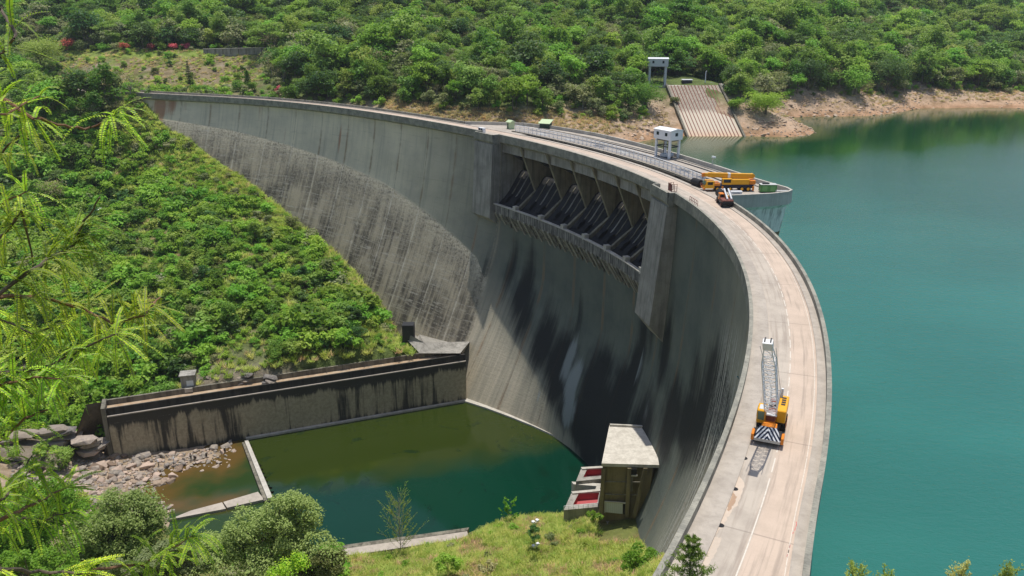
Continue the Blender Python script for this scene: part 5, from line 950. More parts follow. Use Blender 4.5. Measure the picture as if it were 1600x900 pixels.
def lobes_round(R_, H_, n, seed, flat=1.0, base=.35):
    r = random.Random(seed); out = [(r.uniform(-.15, .15) * R_, r.uniform(-.15, .15) * R_, H_ - R_ * .7 * flat, R_ * r.uniform(.45, .6), R_ * .55 * flat)]; lean = r.uniform(0, 6.28); asym = r.uniform(.0, .45)
    for k in range(n):
        a = 2 * math.pi * k / n + r.uniform(-.6, .6); d = R_ * r.uniform(.35, .85) * (1 + asym * math.cos(a - lean)); z = H_ * base + H_ * (.92 - base) * r.random(); q = R_ * r.choice((.2, .26, .34, .42, .5)); d *= 1.0 if z < H_ * .7 else .7; out.append((d * math.cos(a), d * math.sin(a), z, q, q * r.uniform(.55, .95) * flat))
    return out
def tree_mesh(name, lob, n, size, seed, lm, tr, bark='bark', aspect=.62, fill=.35):
    v, f = cloud(lob, n, size, seed, aspect, fill); m_ = limbs(lob, tr, seed=seed); bm = bmesh.new()
    tv = np.array(m_.v); tf = [q for q in m_.f if len(q) == 4]; me = np_mesh(name, np.r_[v, tv], np.r_[f, np.array(tf) + len(v)], [M[lm], M[bark]], None, False, np.r_[np.zeros(len(f)), np.ones(len(tf))]); bm.free(); return me
PROTO = {'broad': [], 'umbrella': [], 'dry': [], 'shrub': [], 'olive': []}
for k in range(5): PROTO['broad'].append(tree_mesh('broadleaf_tree', lobes_round(4.4 + .4 * (k % 2), 7.6 + 1.1 * k, 12 + k, 20 + k), 1500, .78, k, ('leaf_broad', 'leaf_dark', 'leaf_broad', 'leaf_bright', 'leaf_broad')[k], .22))
for k in range(3): PROTO['olive'].append(tree_mesh('olive_tree', lobes_round(3.8, 7.0, 11, 40 + k), 1150, .72, 10 + k, 'leaf_olive', .2))
for k in range(2):
    r_ = random.Random(60 + k); lob = []
    for i in range(26): a = r_.uniform(0, 6.28); d = 8.5 * math.sqrt(r_.random()); lob.append((d * math.cos(a), d * math.sin(a), 9.5 - d * d * .042 - r_.choice((0, 0, 1.6, 3.0)), r_.uniform(1.7, 2.6), r_.uniform(.55, .95)))
    PROTO['umbrella'].append(tree_mesh('umbrella_tree', lob, 3600, .62, 30 + k, 'leaf_dark' if k else 'leaf_broad', .4, fill=.2))
for k in range(2): PROTO['dry'].append(tree_mesh('dry_tree', lobes_round(3.2, 6.6, 9, 70 + k), 750, .4, 50 + k, 'leaf_dry', .16, 'palebark', .3))
for k in range(6): PROTO['shrub'].append(tree_mesh('shrub', lobes_round(1.7, 2.3, 7, 80 + k, .9, .12), 420, .46, 90 + k, ('leaf_broad', 'leaf_bright', 'leaf_broad', 'leaf_olive', 'leaf_dark', 'leaf_bright')[k], .06))
def stuff_scatter(name, label, cat, pts, rz, sc, ix, protos):
    col = bpy.data.collections.new(name + '_kinds')
    for i, me in enumerate(protos): o = bpy.data.objects.new(f'{name}_kind_{i:02d}', me); col.objects.link(o)
    me = bpy.data.meshes.new(name); me.vertices.add(len(pts)); me.vertices.foreach_set('co', np.asarray(pts, np.float32).ravel())
    for an, ty, arr in (('rz', 'FLOAT', rz), ('sc', 'FLOAT', sc)): A = me.attributes.new(an, ty, 'POINT'); A.data.foreach_set('value', np.asarray(arr, np.float32))
    A = me.attributes.new('ix', 'INT', 'POINT'); A.data.foreach_set('value', np.asarray(ix, np.int32)); o = link(bpy.data.objects.new(name, me)); tag(o, label, cat, None, 'stuff')
    g = bpy.data.node_groups.new(name, 'GeometryNodeTree'); g.interface.new_socket('Geometry', in_out='INPUT', socket_type='NodeSocketGeometry'); g.interface.new_socket('Geometry', in_out='OUTPUT', socket_type='NodeSocketGeometry')
    N_ = g.nodes; L_ = g.links; gi = N_.new('NodeGroupInput'); go = N_.new('NodeGroupOutput'); ip = N_.new('GeometryNodeInstanceOnPoints'); ci = N_.new('GeometryNodeCollectionInfo'); ci.inputs[0].default_value = col; ci.inputs['Separate Children'].default_value = True; ci.inputs['Reset Children'].default_value = True
    def na(n_, t_): q = N_.new('GeometryNodeInputNamedAttribute'); q.data_type = t_; q.inputs[0].default_value = n_; return q.outputs['Attribute']
    cx = N_.new('ShaderNodeCombineXYZ'); L_.new(na('rz', 'FLOAT'), cx.inputs[2]); L_.new(gi.outputs[0], ip.inputs['Points']); L_.new(ci.outputs[0], ip.inputs['Instance']); ip.inputs['Pick Instance'].default_value = True
    L_.new(na('ix', 'INT'), ip.inputs['Instance Index']); L_.new(cx.outputs[0], ip.inputs['Rotation']); L_.new(na('sc', 'FLOAT'), ip.inputs['Scale']); L_.new(ip.outputs[0], go.inputs[0]); o.modifiers.new('scatter', 'NODES').node_group = g; return o
def place(me, name, label, cat, loc, rz, sc, group=None):
    o = link(bpy.data.objects.new(name, me)); o.location = loc; o.rotation_euler = (0, 0, rz); o.scale = (sc, sc, sc) if not hasattr(sc, '__len__') else sc; return tag(o, label, cat, group)
def jitter(x0, x1, y0, y1, st, r):
    X, Y = np.meshgrid(np.arange(x0, x1, st), np.arange(y0, y1, st), indexing='ij'); return (X + r.uniform(-.5, .5, X.shape) * st).ravel(), (Y + r.uniform(-.5, .5, X.shape) * st).ravel()
def smooth(a, b, x): t = np.clip((x - a) / (b - a), 0, 1); return t * t * (3 - 2 * t)

# --- wooded hills beyond the dam
r5 = np.random.default_rng(5)
x, y = jitter(-420, 555, 300, 1000, 5.6, r5); z = hill_z(x, y); S, o = so(x, y); px, py, w = proj(np.stack([x, y, z], -1))
ok = (w > 50) & (px > -70) & (px < 1690) & (py > -75) & (py < 330)
up_ = (o < -13) & (S > -4)
line = np.interp(px, [400, 640, 700, 800, 860, 950, 1000, 1030, 1180, 1230, 1300, 1400, 1440, 1600], [166, 163, 170, 176, 180, 186, 184, 160, 160, 150, 147, 150, 138, 142])
ok &= np.where(up_, (py < line) & (z > -12), True) & ((o < -13) | (S < -3) & (o < 26))
ok &= ~((px > 100) & (px < 425) & (py > 76) & (py < 150)) & ~((px > 222) & (px < 425) & (py >= 150) & (py < 185)) & ~((px > 1000) & (px < 1140) & (y < 420) & (y > 372)) & ~((px > 60) & (px < 140) & (py > 128) & (py < 156)) & ~((np.abs(px - 65) < 45) & (py > 60) & (py < 130))
ok &= (r5.random(len(x)) < np.where((px > 410) & (px < 480) & (py > 128), .35, .97))
x, y, z, w, px, py = [a[ok] for a in (x, y, z, w, px, py)]; n = len(x)
big = fbm(x, y, 60, 51); u = r5.random(n); kind = np.where(u < .075, 2, np.where(u < .19 + .1 * (big > .2), 3, np.where(u < .55 - .2 * big, 1, 0)))   # 0 broad 1 olive 2 umbrella 3 dry
kind[(kind == 2) & (py > 120)] = 0
sc = np.exp(r5.normal(-.08, .27, n)) * (.95 + .3 * big) * np.where(kind == 2, .85, 1); sc *= np.where(py > line_ if False else 0 * py > 1, 1, 1); sc = np.clip(sc * 1.28, .5, 2.3) * np.where((px > 640) & (px < 1050), .85, 1.0); rz = r5.uniform(0, 6.28, n); zz = z - .3
names = {0: ('broad', 'broadleaf_tree', 'green broadleaf tree packed among others on the wooded hillside', 'tree', 'broadleaf trees on the wooded hillside'), 1: ('olive', 'olive_tree', 'dull olive green tree among taller ones on the wooded hillside', 'tree', 'olive green trees on the wooded hillside'),
    2: ('umbrella', 'umbrella_tree', 'wide flat-crowned dark tree standing over the hillside woods', 'tree', 'flat-crowned trees on the wooded hillside'), 3: ('dry', 'dry_tree', 'thin greyish half-bare tree among the green hillside woods', 'tree', 'half-bare trees on the wooded hillside')}
inv = (px > 2) & (px < 1598) & (py > 0); rest = np.ones(n, bool)
for k, lim in ((0, 240), (1, 110), (2, 40), (3, 70)):
    idx = np.where((kind == k) & inv)[0]; idx = idx[np.argsort(w[idx] / sc[idx])][:lim]; rest[idx] = False; pk, nm, lab, cat, grp = names[k]
    for i in idx: place(PROTO[pk][int(r5.integers(len(PROTO[pk])))], nm, lab, cat, (x[i], y[i], zz[i]), rz[i], sc[i], grp)
allp = PROTO['broad'] + PROTO['olive'] + PROTO['umbrella'] + PROTO['dry']; off = {0: (0, 5), 1: (5, 3), 2: (8, 2), 3: (10, 2)}; ix = np.array([off[k][0] + int(r5.integers(off[k][1])) for k in kind])
stuff_scatter('far_woods', 'dense green woods covering the far hills above the reservoir', 'woods', np.stack([x, y, zz], -1)[rest], rz[rest], sc[rest], ix[rest], allp)
for (a, b, q_, y0_) in ((80, 40, 1.5, 545), (28, 48, 1.3, 535), (420, 22, 1.1, 575), (1045, 30, 1.3, 560), (785, 62, 1.2, 490), (1320, 90, 1.3, 560), (960, 150, 1.1, 420), (1180, 50, 1.3, 560), (610, 40, 1.1, 530), (1490, 60, 1.2, 660), (250, 30, 1.2, 560)):
    g = ground_hill(a, b, float(y0_)); place(PROTO['umbrella'][1 if a % 2 == 0 else 0], 'spreading_tree', 'very large spreading dark tree towering over the hillside woods', 'tree', (g[0], g[1], g[2] - .3), a * .1, q_, 'very large spreading trees on the hillside')
# --- understorey that closes the gaps of the woods
x, y = jitter(-420, 555, 300, 900, 5.0, r5); z = hill_z(x, y); S, o = so(x, y); px, py, w = proj(np.stack([x, y, z], -1)); line = np.interp(px, [400, 640, 700, 800, 860, 950, 1000, 1030, 1180, 1230, 1300, 1400, 1440, 1600], [168, 165, 173, 180, 184, 190, 188, 164, 166, 155, 150, 153, 142, 146])
ok = (w > 50) & (px > -60) & (px < 1680) & (py > -30) & ((o < -13) & (S > -4) & (py < line) & (z > -12.5) | (S <= -4) & (o < 26)) & ~((px > 104) & (px < 415) & (py > 78) & (py < 140) & (r5.random(len(x)) < .8)) & ~((px > 1000) & (px < 1140) & (y < 420) & (y > 372)) & ~((px > 60) & (px < 140) & (py > 128) & (py < 156))
stuff_scatter('undergrowth', 'low green undergrowth between the trees of the far hillside', 'undergrowth', np.stack([x, y, z - .3], -1)[ok], r5.uniform(0, 6.28, ok.sum()), r5.uniform(.7, 1.7, ok.sum()), r5.integers(0, 6, ok.sum()), PROTO['shrub'])

# --- scrub on the slope below the dam
x, y = jitter(-330, 60, 195, 470, 2.1, r5); z = hill_z(x, y); S, o = so(x, y); px, py, w = proj(np.stack([x, y, z], -1)); fo_ = faceo(S, np.maximum(-z, 0)); gap = o - fo_; wsd = wall_sd(x, y); dens = fbm(x, y, 26, 61)
ok = (w > 50) & (px > -60) & (gap > 2.5) & ((S > -6) | (o > 16)) & (wsd > 8) & ~((px > 185) & (px < 330) & (py < 148)) & ~((px > 58) & (px < 142) & (py > 132) & (py < 152))
ok &= r5.random(len(x)) < np.where(gap < 13, .78, np.clip(1.0 + dens * .6, .5, 1)) * np.where((fbm(x, y, 34, 95) > .12) & (px > 170), .5, 1); ok &= ~((px > 150) & (px < 460) & (wsd < 16) & (py > 560) & (r5.random(len(x)) < .75))
x, y, z, px, py, w, gap, dens = [a[ok] for a in (x, y, z, px, py, w, gap, dens)]; n = len(x)
tall = (fbm(x, y, 40, 63) > .15) | (px < 200); sc = r5.uniform(.65, 1.3, n) * np.where(gap < 16, .8, 1) * np.where(tall, 1.5, .95) * np.exp(r5.normal(0, .3, n)); rz = r5.uniform(0, 6.28, n)
ix = np.where(gap < 20, r5.choice([1, 5, 3], n), np.where(dens > .1, r5.choice([0, 2, 4, 0, 1], n), r5.choice([0, 1, 2, 3, 5, 1, 5, 1, 5], n))); isolated = np.argsort(w / sc * np.where((px > 0) & (px < 700) & (py > 150) & (py < 600), 1, 1e3))[:260]; rest = np.ones(n, bool); rest[isolated] = False
for i in isolated: place(PROTO['shrub'][ix[i]], 'hillside_shrub', 'leafy green shrub in the thick scrub on the slope below the dam', 'shrub', (x[i], y[i], z[i] - .15), rz[i], sc[i], 'shrubs on the slope below the dam')
stuff_scatter('slope_scrub', 'thick green scrub covering the slope left of the dam', 'scrub', np.stack([x, y, z - .15], -1)[rest], rz[rest], sc[rest], ix[rest], PROTO['shrub'])
tl = [(20, 165), (60, 175), (100, 165), (150, 178), (40, 205), (110, 210), (160, 215), (15, 240), (75, 245), (190, 200), (140, 245), (30, 285), (215, 240), (90, 290), (160, 285), (20, 330), (240, 275), (60, 350), (205, 310), (290, 440), (380, 455), (300, 500), (440, 520), (360, 515), (480, 535), (560, 530), (270, 480), (150, 430), (210, 480), (170, 520), (100, 470), (400, 380), (330, 370), (455, 360), (120, 560), (20, 420), (230, 560)]
for i, (a, b) in enumerate(tl):
    g = ground_hill(a, b, 330.)
    k = i % 4; me = PROTO['broad'][(0, 1, 2, 4)[k]] if i % 3 else PROTO['olive'][i % 3]
    place(me, 'slope_tree', 'small broadleaf tree rising above the scrub on the slope left of the dam', 'tree', (g[0], g[1], g[2] - .5), random.uniform(0, 6), random.uniform(.5, .85), 'small trees on the slope left of the dam')


# --- grasses
def tuft(name, mat, seed, n=46, h=.75, spread=.5, wd=.05):
    r = np.random.default_rng(seed); V = []; 
    for _ in range(n):
        b = r.normal(size=2) * spread * .5; a = r.uniform(0, 6.28); hh = h * r.uniform(.5, 1.2); le = r.uniform(.4, 1.15) * hh; hh *= .85; d = np.array([math.cos(a), math.sin(a)]); e = np.array([-d[1], d[0]]) * wd
        V += [(*(b - e), 0), (*(b + e), 0), (*(b + d * le + e * .3), hh), (*(b + d * le - e * .3), hh)]
    return np_mesh(name, V, np.arange(4 * n).reshape(-1, 4), M[mat])
TUFT = [tuft('grass_tuft', 'grass', k) for k in range(3)] + [tuft('dry_tuft', 'drygrass', 5 + k, 40, .6) for k in range(2)]
x, y = jitter(-70, 45, 105, 180, .62, r5); z = low_z(x, y); S, o = so(x, y); px, py, w = proj(np.stack([x, y, z], -1)); dry = fbm(x, y, 16, 71)
ok = (py < 930) & (px > 410) & (px < 1100) & (z > -80.6) & (o > faceo(S, np.maximum(-z, 0)) + .3) & ~((px > 935) & (py < 848) & (px < 1010)) & (py > np.interp(px, [410, 540, 720, 740, 800, 860, 940, 990, 1040], [900, 874, 846, 838, 808, 806, 812, 838, 870]))
x, y, z, dry = [a[ok] for a in (x, y, z, dry)]; n = len(x); ix = np.where(r5.random(n) < np.clip(dry * .9 + .12, .04, .85), r5.integers(3, 5, n), r5.integers(0, 3, n))
stuff_scatter('knoll_grass', 'long yellow-green grass on the knoll beside the pool', 'grass', np.stack([x, y, z], -1), r5.uniform(0, 6.28, n), r5.uniform(.7, 1.7, n), ix, TUFT)
x, y = jitter(-230, 20, 215, 440, 1.25, r5); z = hill_z(x, y); S, o = so(x, y); gap = o - faceo(S, np.maximum(-z, 0)); wsd = wall_sd(x, y); px, py, w = proj(np.stack([x, y, z], -1))
patch_ = fbm(x, y, 34, 95) > .05
ok = (gap > .4) & (S > -8) & (wsd > 5) & (patch_ & (px > 170) | (gap < 14 + 9 * fbm(x, y, 18, 91)) | (wsd < 16) & (px > 190)) & (py < 650) & (r5.random(len(x)) < np.clip(1.25 - gap / 30, .3, 1)) & (px > 60)
n = int(ok.sum()); stuff_scatter('slope_grass', 'bright green grass strip between the scrub and the dam face', 'grass', np.stack([x, y, z], -1)[ok], r5.uniform(0, 6.28, n), r5.uniform(1.2, 2.6, n), r5.choice([0, 1, 2, 0, 1, 2, 3], n), TUFT)
x, y = jitter(-90, 150, 318, 400, 1.1, r5); z = hill_z(x, y); S, o = so(x, y); px, py, w = proj(np.stack([x, y, z], -1)); ok = (o < -12) & (px > 600) & (px < 1050) & (py > np.interp(px, [600, 700, 850, 1000, 1050], [150, 165, 172, 180, 165])) & (z > -12.5) & (r5.random(len(x)) < np.interp(px, [600, 850, 1000, 1050], [.9, .8, .3, .15]))
x2, y2 = jitter(120, 420, 380, 540, 1.7, r5); z2 = hill_z(x2, y2); px2, py2, w2 = proj(np.stack([x2, y2, z2], -1)); ok2 = (z2 > -13) & (z2 < -6) & (px2 > 1140) & (py2 > 135) & (r5.random(len(x2)) < np.interp(px2, [1140, 1300, 1420, 1600], [.25, .12, .5, .55]))
pts = np.r_[np.stack([x, y, z], -1)[ok], np.stack([x2, y2, z2], -1)[ok2]]; n = len(pts); stuff_scatter('bank_grass', 'dry tan grass on the bare reservoir bank', 'dry grass', pts, r5.uniform(0, 6.28, n), r5.uniform(.9, 1.9, n), r5.choice([3, 4], n), TUFT)
x, y = jitter(-260, -40, 428, 500, 1.5, r5); z = hill_z(x, y); px, py, w = proj(np.stack([x, y, z], -1)); ok = (px > 95) & (px < 425) & (py > 76) & (py < 148) & (r5.random(len(x)) < np.clip(.5 + fbm(x, y, 22, 77) * .8, .08, .9))
n = int(ok.sum()); stuff_scatter('terrace_grass', 'patchy green and tan grass on the terrace cutting behind the dam end', 'grass', np.stack([x, y, z], -1)[ok], r5.uniform(0, 6.28, n), r5.uniform(.9, 1.8, n), r5.choice([0, 1, 3, 4, 3], n), TUFT)

# --- rocks
def hull(name, seed, mat, sq=(1, .8, .6), n=16):
    r = np.random.default_rng(seed); bm = bmesh.new()
    for _ in range(n): d = r.normal(size=3); d /= np.linalg.norm(d); d = np.sign(d) * np.abs(d) ** .7; bm.verts.new(d * np.array(sq) * r.uniform(.75, 1.05))
    bmesh.ops.convex_hull(bm, input=bm.verts[:]); bmesh.ops.delete(bm, geom=[v for v in bm.verts if not v.link_faces], context='VERTS'); bmesh.ops.bevel(bm, geom=bm.edges[:], offset=.05, segments=1, affect='EDGES')
    me = bpy.data.meshes.new(name); bm.to_mesh(me); bm.free(); me.materials.append(M[mat]); return me
M['cliffbrown'] = rockmat('brown_boulder_rock', (.24, .17, .12), (.15, .115, .09), (.34, .26, .19))
ROCK = [hull('boulder', k, 'rock', (1, r5.uniform(.55, .95), r5.uniform(.35, .75))) for k in range(9)]; BROCK = [hull('bank_stone', 30 + k, 'bankrock', (1, .8, .55)) for k in range(5)]
x, y = jitter(-175, -60, 165, 225, 1.05, r5); z = low_z(x, y); px, py, w = proj(np.stack([x, y, z], -1)); wsd = wall_sd(x, y)
wet = np.clip((ZP - .45 - z) / .8, 0, 1); ok = (px > 20) & (px < 415) & (py > 655) & (py < 822) & (wsd < -.8) & (left_of_weir(x, y) * _sg > 70) & (r5.random(len(x)) < np.where(wet > 0, .2 * (1 - wet) + .03, .9)) & ~((px > 262) & (py > 762) & (py > 812 - (px - 262) * .31 - 6)) & ~((px > 240) & (px < 360) & (wsd > -2.2))
x, y, z = x[ok], y[ok], z[ok]; n = len(x); sc = np.exp(r5.normal(-.5, .5, n)); sc = np.clip(sc, .22, 2.6); top = np.argsort(-sc)[:270]; rest = np.ones(n, bool); rest[top] = False
for i in top:
    o_ = place(ROCK[int(r5.integers(9))], 'boulder', 'angular grey-tan boulder lying in the dry river bed below the guide wall', 'boulder', (x[i], y[i], z[i] + sc[i] * .15), r5.uniform(0, 6.28), sc[i], 'boulders in the dry river bed'); o_.rotation_euler = (r5.uniform(-.3, .3), r5.uniform(-.3, .3), r5.uniform(0, 6.28))
BIG = [hull('large_boulder', 80 + k, 'cliffbrown', (1, .7, .6), 14) for k in range(4)]
for k in range(26):
    a_, b_ = r5.uniform(150, 335), 0; b_ = r5.uniform(np.interp(a_, [150, 335], [700, 728]), np.interp(a_, [150, 335], [752, 768])); g = ground_low(a_, b_); q_ = float(r5.uniform(1.0, 2.3)); o_ = place(BIG[k % 4], 'large_boulder', 'large brown boulder among the rubble by the left end of the guide wall', 'boulder', (g[0], g[1], g[2] + q_ * .1), 0, q_, 'large brown boulders by the guide wall'); o_.rotation_euler = (r5.uniform(-.35, .35), r5.uniform(-.35, .35), r5.uniform(0, 6.28))
stuff_scatter('river_stones', 'small grey and tan stones filling the river bed between the boulders', 'stones', np.stack([x, y, z + .08], -1)[rest], r5.uniform(0, 6.28, rest.sum()), sc[rest], r5.integers(0, 9, rest.sum()), ROCK)
x, y = jitter(30, 420, 335, 500, 1.7, r5); z = hill_z(x, y); px, py, w = proj(np.stack([x, y, z], -1)); ok = (z < -3) & (z > ZR - .3) & (px > 880) & (px < 1620) & (r5.random(len(x)) < np.interp(px, [880, 1000, 1200, 1420, 1460, 1600], [.15, .6, .75, .7, .15, .1])) & ~((px > 1040) & (px < 1165) & (y < 402) & (y > 358))
n = int(ok.sum()); stuff_scatter('shore_rubble', 'pale pinkish rubble along the drawn-down reservoir shore', 'rubble', np.stack([x, y, z], -1)[ok], r5.uniform(0, 6.28, n), np.clip(np.exp(r5.normal(-.6, .5, n)), .2, 1.8), r5.integers(0, 5, n), BROCK)
def ledge_stack(label, px, py, wd, n, seed, y0=232.):
    g = ground_hill(px, py, y0); r = random.Random(seed); t = thing('rock_outcrop', label, 'rock', (g[0], g[1], g[2] - 2.2), R(-20))
    for k in range(n):
        me = hull('rock_layer', seed * 31 + k, 'cliff', (wd * r.uniform(.5, 1), 1.8 * r.uniform(.7, 1.2), .55), 22); o_ = link(bpy.data.objects.new('rock_layer', me), t); o_.location = (r.uniform(-.25, .25) * wd, .55 * k + r.uniform(-.3, .3), .75 * k); o_.rotation_euler = (r.uniform(-.08, .08), r.uniform(-.1, .1), r.uniform(-.2, .2))
for i, (a, b, wd, n, lab) in enumerate(((195, 622, 6, 5, 'dark bedded rock outcrop near the left end of the guide wall'), (232, 588, 5, 5, 'grey layered rock outcrop left of the pump hut, higher on the slope'), (330, 592, 4.5, 4, 'grey layered rock outcrop just right of the pump hut'), (375, 588, 5, 4, 'pale layered rock ledge under the scrub above the guide wall'), (420, 588, 3.5, 3, 'small dark rock ledge at the bottom of the scrub, rightmost of the outcrops'))): ledge_stack(lab, a, b, wd, n, 5 + i)
for i, (a, b, wd, n, lab) in enumerate(((152, 676, 5.0, 6, 'pale jointed rock face beside the broken left end of the guide wall'), (90, 668, 6, 4, 'low grey rock ledge at the left above the river bed'))): ledge_stack(lab, a, b, wd, n, 15 + i, 205.)

def cliff_at(label, u, b, z0, wd, n, seed, mat):
    q = W(u, b, z0); r = random.Random(seed); t = thing('rock_outcrop', label, 'rock', q, math.atan2(wdir[1], wdir[0]))
    for k in range(n): me = hull('rock_layer', seed * 57 + k, mat, (wd * r.uniform(.6, 1), 2.6 * r.uniform(.8, 1.2), .95), 26); o_ = link(bpy.data.objects.new('rock_layer', me), t); o_.location = (r.uniform(-.4, .4) * wd, .45 * k * (-1 if wdir[1] > 0 else -1) * -1 + r.uniform(-.4, .4), 1.35 * k); o_.rotation_euler = (r.uniform(-.1, .1), r.uniform(-.12, .12), r.uniform(-.25, .25))
cliff_at('tall pale jointed rock face closing the left end of the guide wall', WL + 5.0, 2.5, -83, 4.2, 8, 3, 'rock')
cliff_at('broad grey rock face left of the one beside the guide wall', WL + 13, 5, -81, 6.5, 9, 4, 'cliff')
cliff_at('pale broken rock buttress in front of the left end of the guide wall', WL + 6.5, -3.0, -83.5, 3.4, 3, 8, 'cliffbrown')
cliff_at('low dark rock step at the left, above the river boulders', WL + 24, 8, -80, 7.5, 7, 5, 'cliff')
# --- single trees and bushes
def plant(name, label, cat, lob, base, n, size, leafm, tr, seed, bark='bark', aspect=.6, fill=.35, up=.9):
    b = np.array(base, float); t = thing(name, label, cat, tuple(b)); L = [(l[0] - b[0], l[1] - b[1], l[2] - b[2], l[3], l[4]) for l in lob]; v, f = cloud(L, n, size, seed, aspect, fill, up); link(bpy.data.objects.new('crown', np_mesh('crown', v, f, M[leafm])), t)
    m_ = limbs(L, tr, seed=seed); m_.build('trunk', M[bark], t); return t
def px_lobes(spec):      # (px, py, y, radius in px, flatness) -> lobes
    out = []
    for a, b, yy, rp, fl in spec: c = aty(a, b, yy); w_ = proj(c)[2]; q = rp * w_ / F; out.append((c[0], c[1], c[2], q, q * fl))
    return out
def auto_lobes(cx_, cy_, yy, rx, ry, n, seed, rr=(.17, .42)):
    r = random.Random(seed); out = []; n = int(n * 2.2)
    for k in range(n): a = r.uniform(0, 6.28); d = math.sqrt(r.random()) * .84; out.append((cx_ + rx * d * math.cos(a), cy_ + ry * d * math.sin(a), yy + r.uniform(-1, 1) * 3, min(rx, ry) * r.uniform(*rr), .85))
    return px_lobes(out)
def gl(px, py): g = ground_low(px, py); return (g[0], g[1], g[2] - .3)
plant('pool_tree', 'large dense grey-green tree at the pool edge in the bottom foreground', 'tree', auto_lobes(450, 808, 142, 58, 38, 22, 1) + auto_lobes(410, 850, 140, 95, 48, 26, 2) + px_lobes([(490, 800, 141, 17, .8), (460, 783, 142, 20, .8), (500, 860, 138, 34, .9), (340, 880, 138, 40, .9), (420, 890, 138, 50, .8), (385, 815, 142, 26, .9)]), gl(430, 905), 30000, .55, 'leaf_grey', .4, 3, aspect=.55)
plant('pool_tree', 'rounded grey-green bush tree at the bottom edge, right of the large pool tree', 'tree', auto_lobes(500, 885, 137, 46, 30, 14, 4), gl(500, 925), 9000, .5, 'leaf_olive', .25, 5, aspect=.55)
plant('river_tree', 'wide dense green tree in front of the river boulders at bottom left', 'tree', auto_lobes(200, 805, 150, 66, 40, 24, 6) + auto_lobes(170, 850, 146, 95, 50, 24, 7) + px_lobes([(225, 790, 150, 30, .8), (185, 800, 150, 30, .8), (240, 840, 148, 28, .9)]), gl(200, 885), 30000, .55, 'leaf_grey', .4, 8, aspect=.55)
plant('river_tree', 'green bushy tree left of the boulders, under the hanging fronds', 'tree', auto_lobes(95, 785, 152, 55, 40, 18, 9) + auto_lobes(40, 840, 146, 65, 60, 20, 10), gl(80, 880), 24000, .58, 'leaf_bright', .35, 11, aspect=.55)
plant('river_tree', 'leafy bush at the very bottom, between the two big foreground trees', 'tree', auto_lobes(275, 875, 138, 66, 32, 18, 12) + auto_lobes(200, 895, 134, 60, 26, 12, 112), gl(275, 930), 18000, .5, 'leaf_olive', .3, 13, aspect=.55)
plant('river_tree', 'bright green bush filling the bottom left corner', 'tree', auto_lobes(60, 890, 132, 90, 36, 20, 113), gl(60, 960), 16000, .5, 'leaf_bright', .3, 14, aspect=.55)
x, y = jitter(-150, -36, 96, 176, 4.2, r5); z = low_z(x, y); px, py, w = proj(np.stack([x, y, z], -1)); ok = (px > -60) & (px < 530) & (py > 770) & (py < 1010) & (z > ZP + .6) & ~((px > 130) & (py < 812)) & (r5.random(len(x)) < .85)
for i in np.where(ok)[0]: place(PROTO['shrub'][int(r5.choice([0, 1, 2, 3, 5]))], 'riverside_shrub', 'leafy green shrub in the thicket under the foreground trees at bottom left', 'shrub', (x[i], y[i], z[i] - .2), r5.uniform(0, 6.28), r5.uniform(1.0, 2.2), 'shrubs under the foreground trees')
x, y = jitter(-60, 40, 100, 172, 4.6, r5); z = low_z(x, y); S, o = so(x, y); px, py, w = proj(np.stack([x, y, z], -1)); ok = (px > 520) & (px < 1040) & (py > 826) & (py < 960) & (z > ZP + 1.5) & (o > faceo(S, np.maximum(-z, 0)) + 2) & (r5.random(len(x)) < .4) & ~((px > 925) & (px < 1010) & (py < 850))
for i in np.where(ok)[0]: place(PROTO['shrub'][int(r5.choice([1, 5, 3, 1]))], 'knoll_shrub', 'low bright green weed clump in the long grass of the knoll', 'shrub', (x[i], y[i], z[i] - .15), r5.uniform(0, 6.28), r5.uniform(.35, .8), 'weed clumps in the knoll grass')
plant('bank_bush', 'dark green bush on the left river bank above the boulders', 'bush', auto_lobes(60, 715, 190, 60, 28, 14, 14), gl(60, 745), 6000, .6, 'leaf_broad', .25, 15)
plant('bank_bush', 'green bush hugging the left end of the guide wall', 'bush', auto_lobes(125, 650, 215, 32, 26, 10, 16), gl(128, 690), 3500, .6, 'leaf_bright', .2, 17)
plant('bank_bush', 'small green bush at the left edge on the river bank', 'bush', auto_lobes(25, 650, 212, 45, 30, 12, 18), gl(25, 690), 5000, .6, 'leaf_dark', .2, 19)
plant('knoll_bush', 'bright green bush against the foot of the dam at the right of the knoll', 'bush', auto_lobes(1000, 878, 128, 34, 26, 12, 20), gl(1000, 905), 5000, .42, 'leaf_bright', .12, 21)
plant('knoll_bush', 'small bright bush on the knoll edge in front of the valve house door', 'bush', auto_lobes(930, 806, 158, 16, 8, 6, 22), gl(930, 816), 1000, .45, 'leaf_bright', .08, 23)
plant('knoll_bush', 'dark leafy bush in the grass behind the floodlight', 'bush', auto_lobes(836, 832, 150, 11, 12, 5, 24), gl(836, 845), 700, .4, 'leaf_dark', .08, 25)
plant('knoll_bush', 'leafy bush at the bottom of the knoll below the pool wall', 'bush', auto_lobes(700, 878, 140, 26, 16, 7, 26), gl(700, 895), 1500, .45, 'leaf_bright', .1, 27)
plant('knoll_bush', 'reddish dry bush in the grass near the bottom of the knoll', 'bush', auto_lobes(762, 884, 139, 18, 10, 6, 28), gl(762, 896), 800, .4, 'leaf_dry', .08, 29)
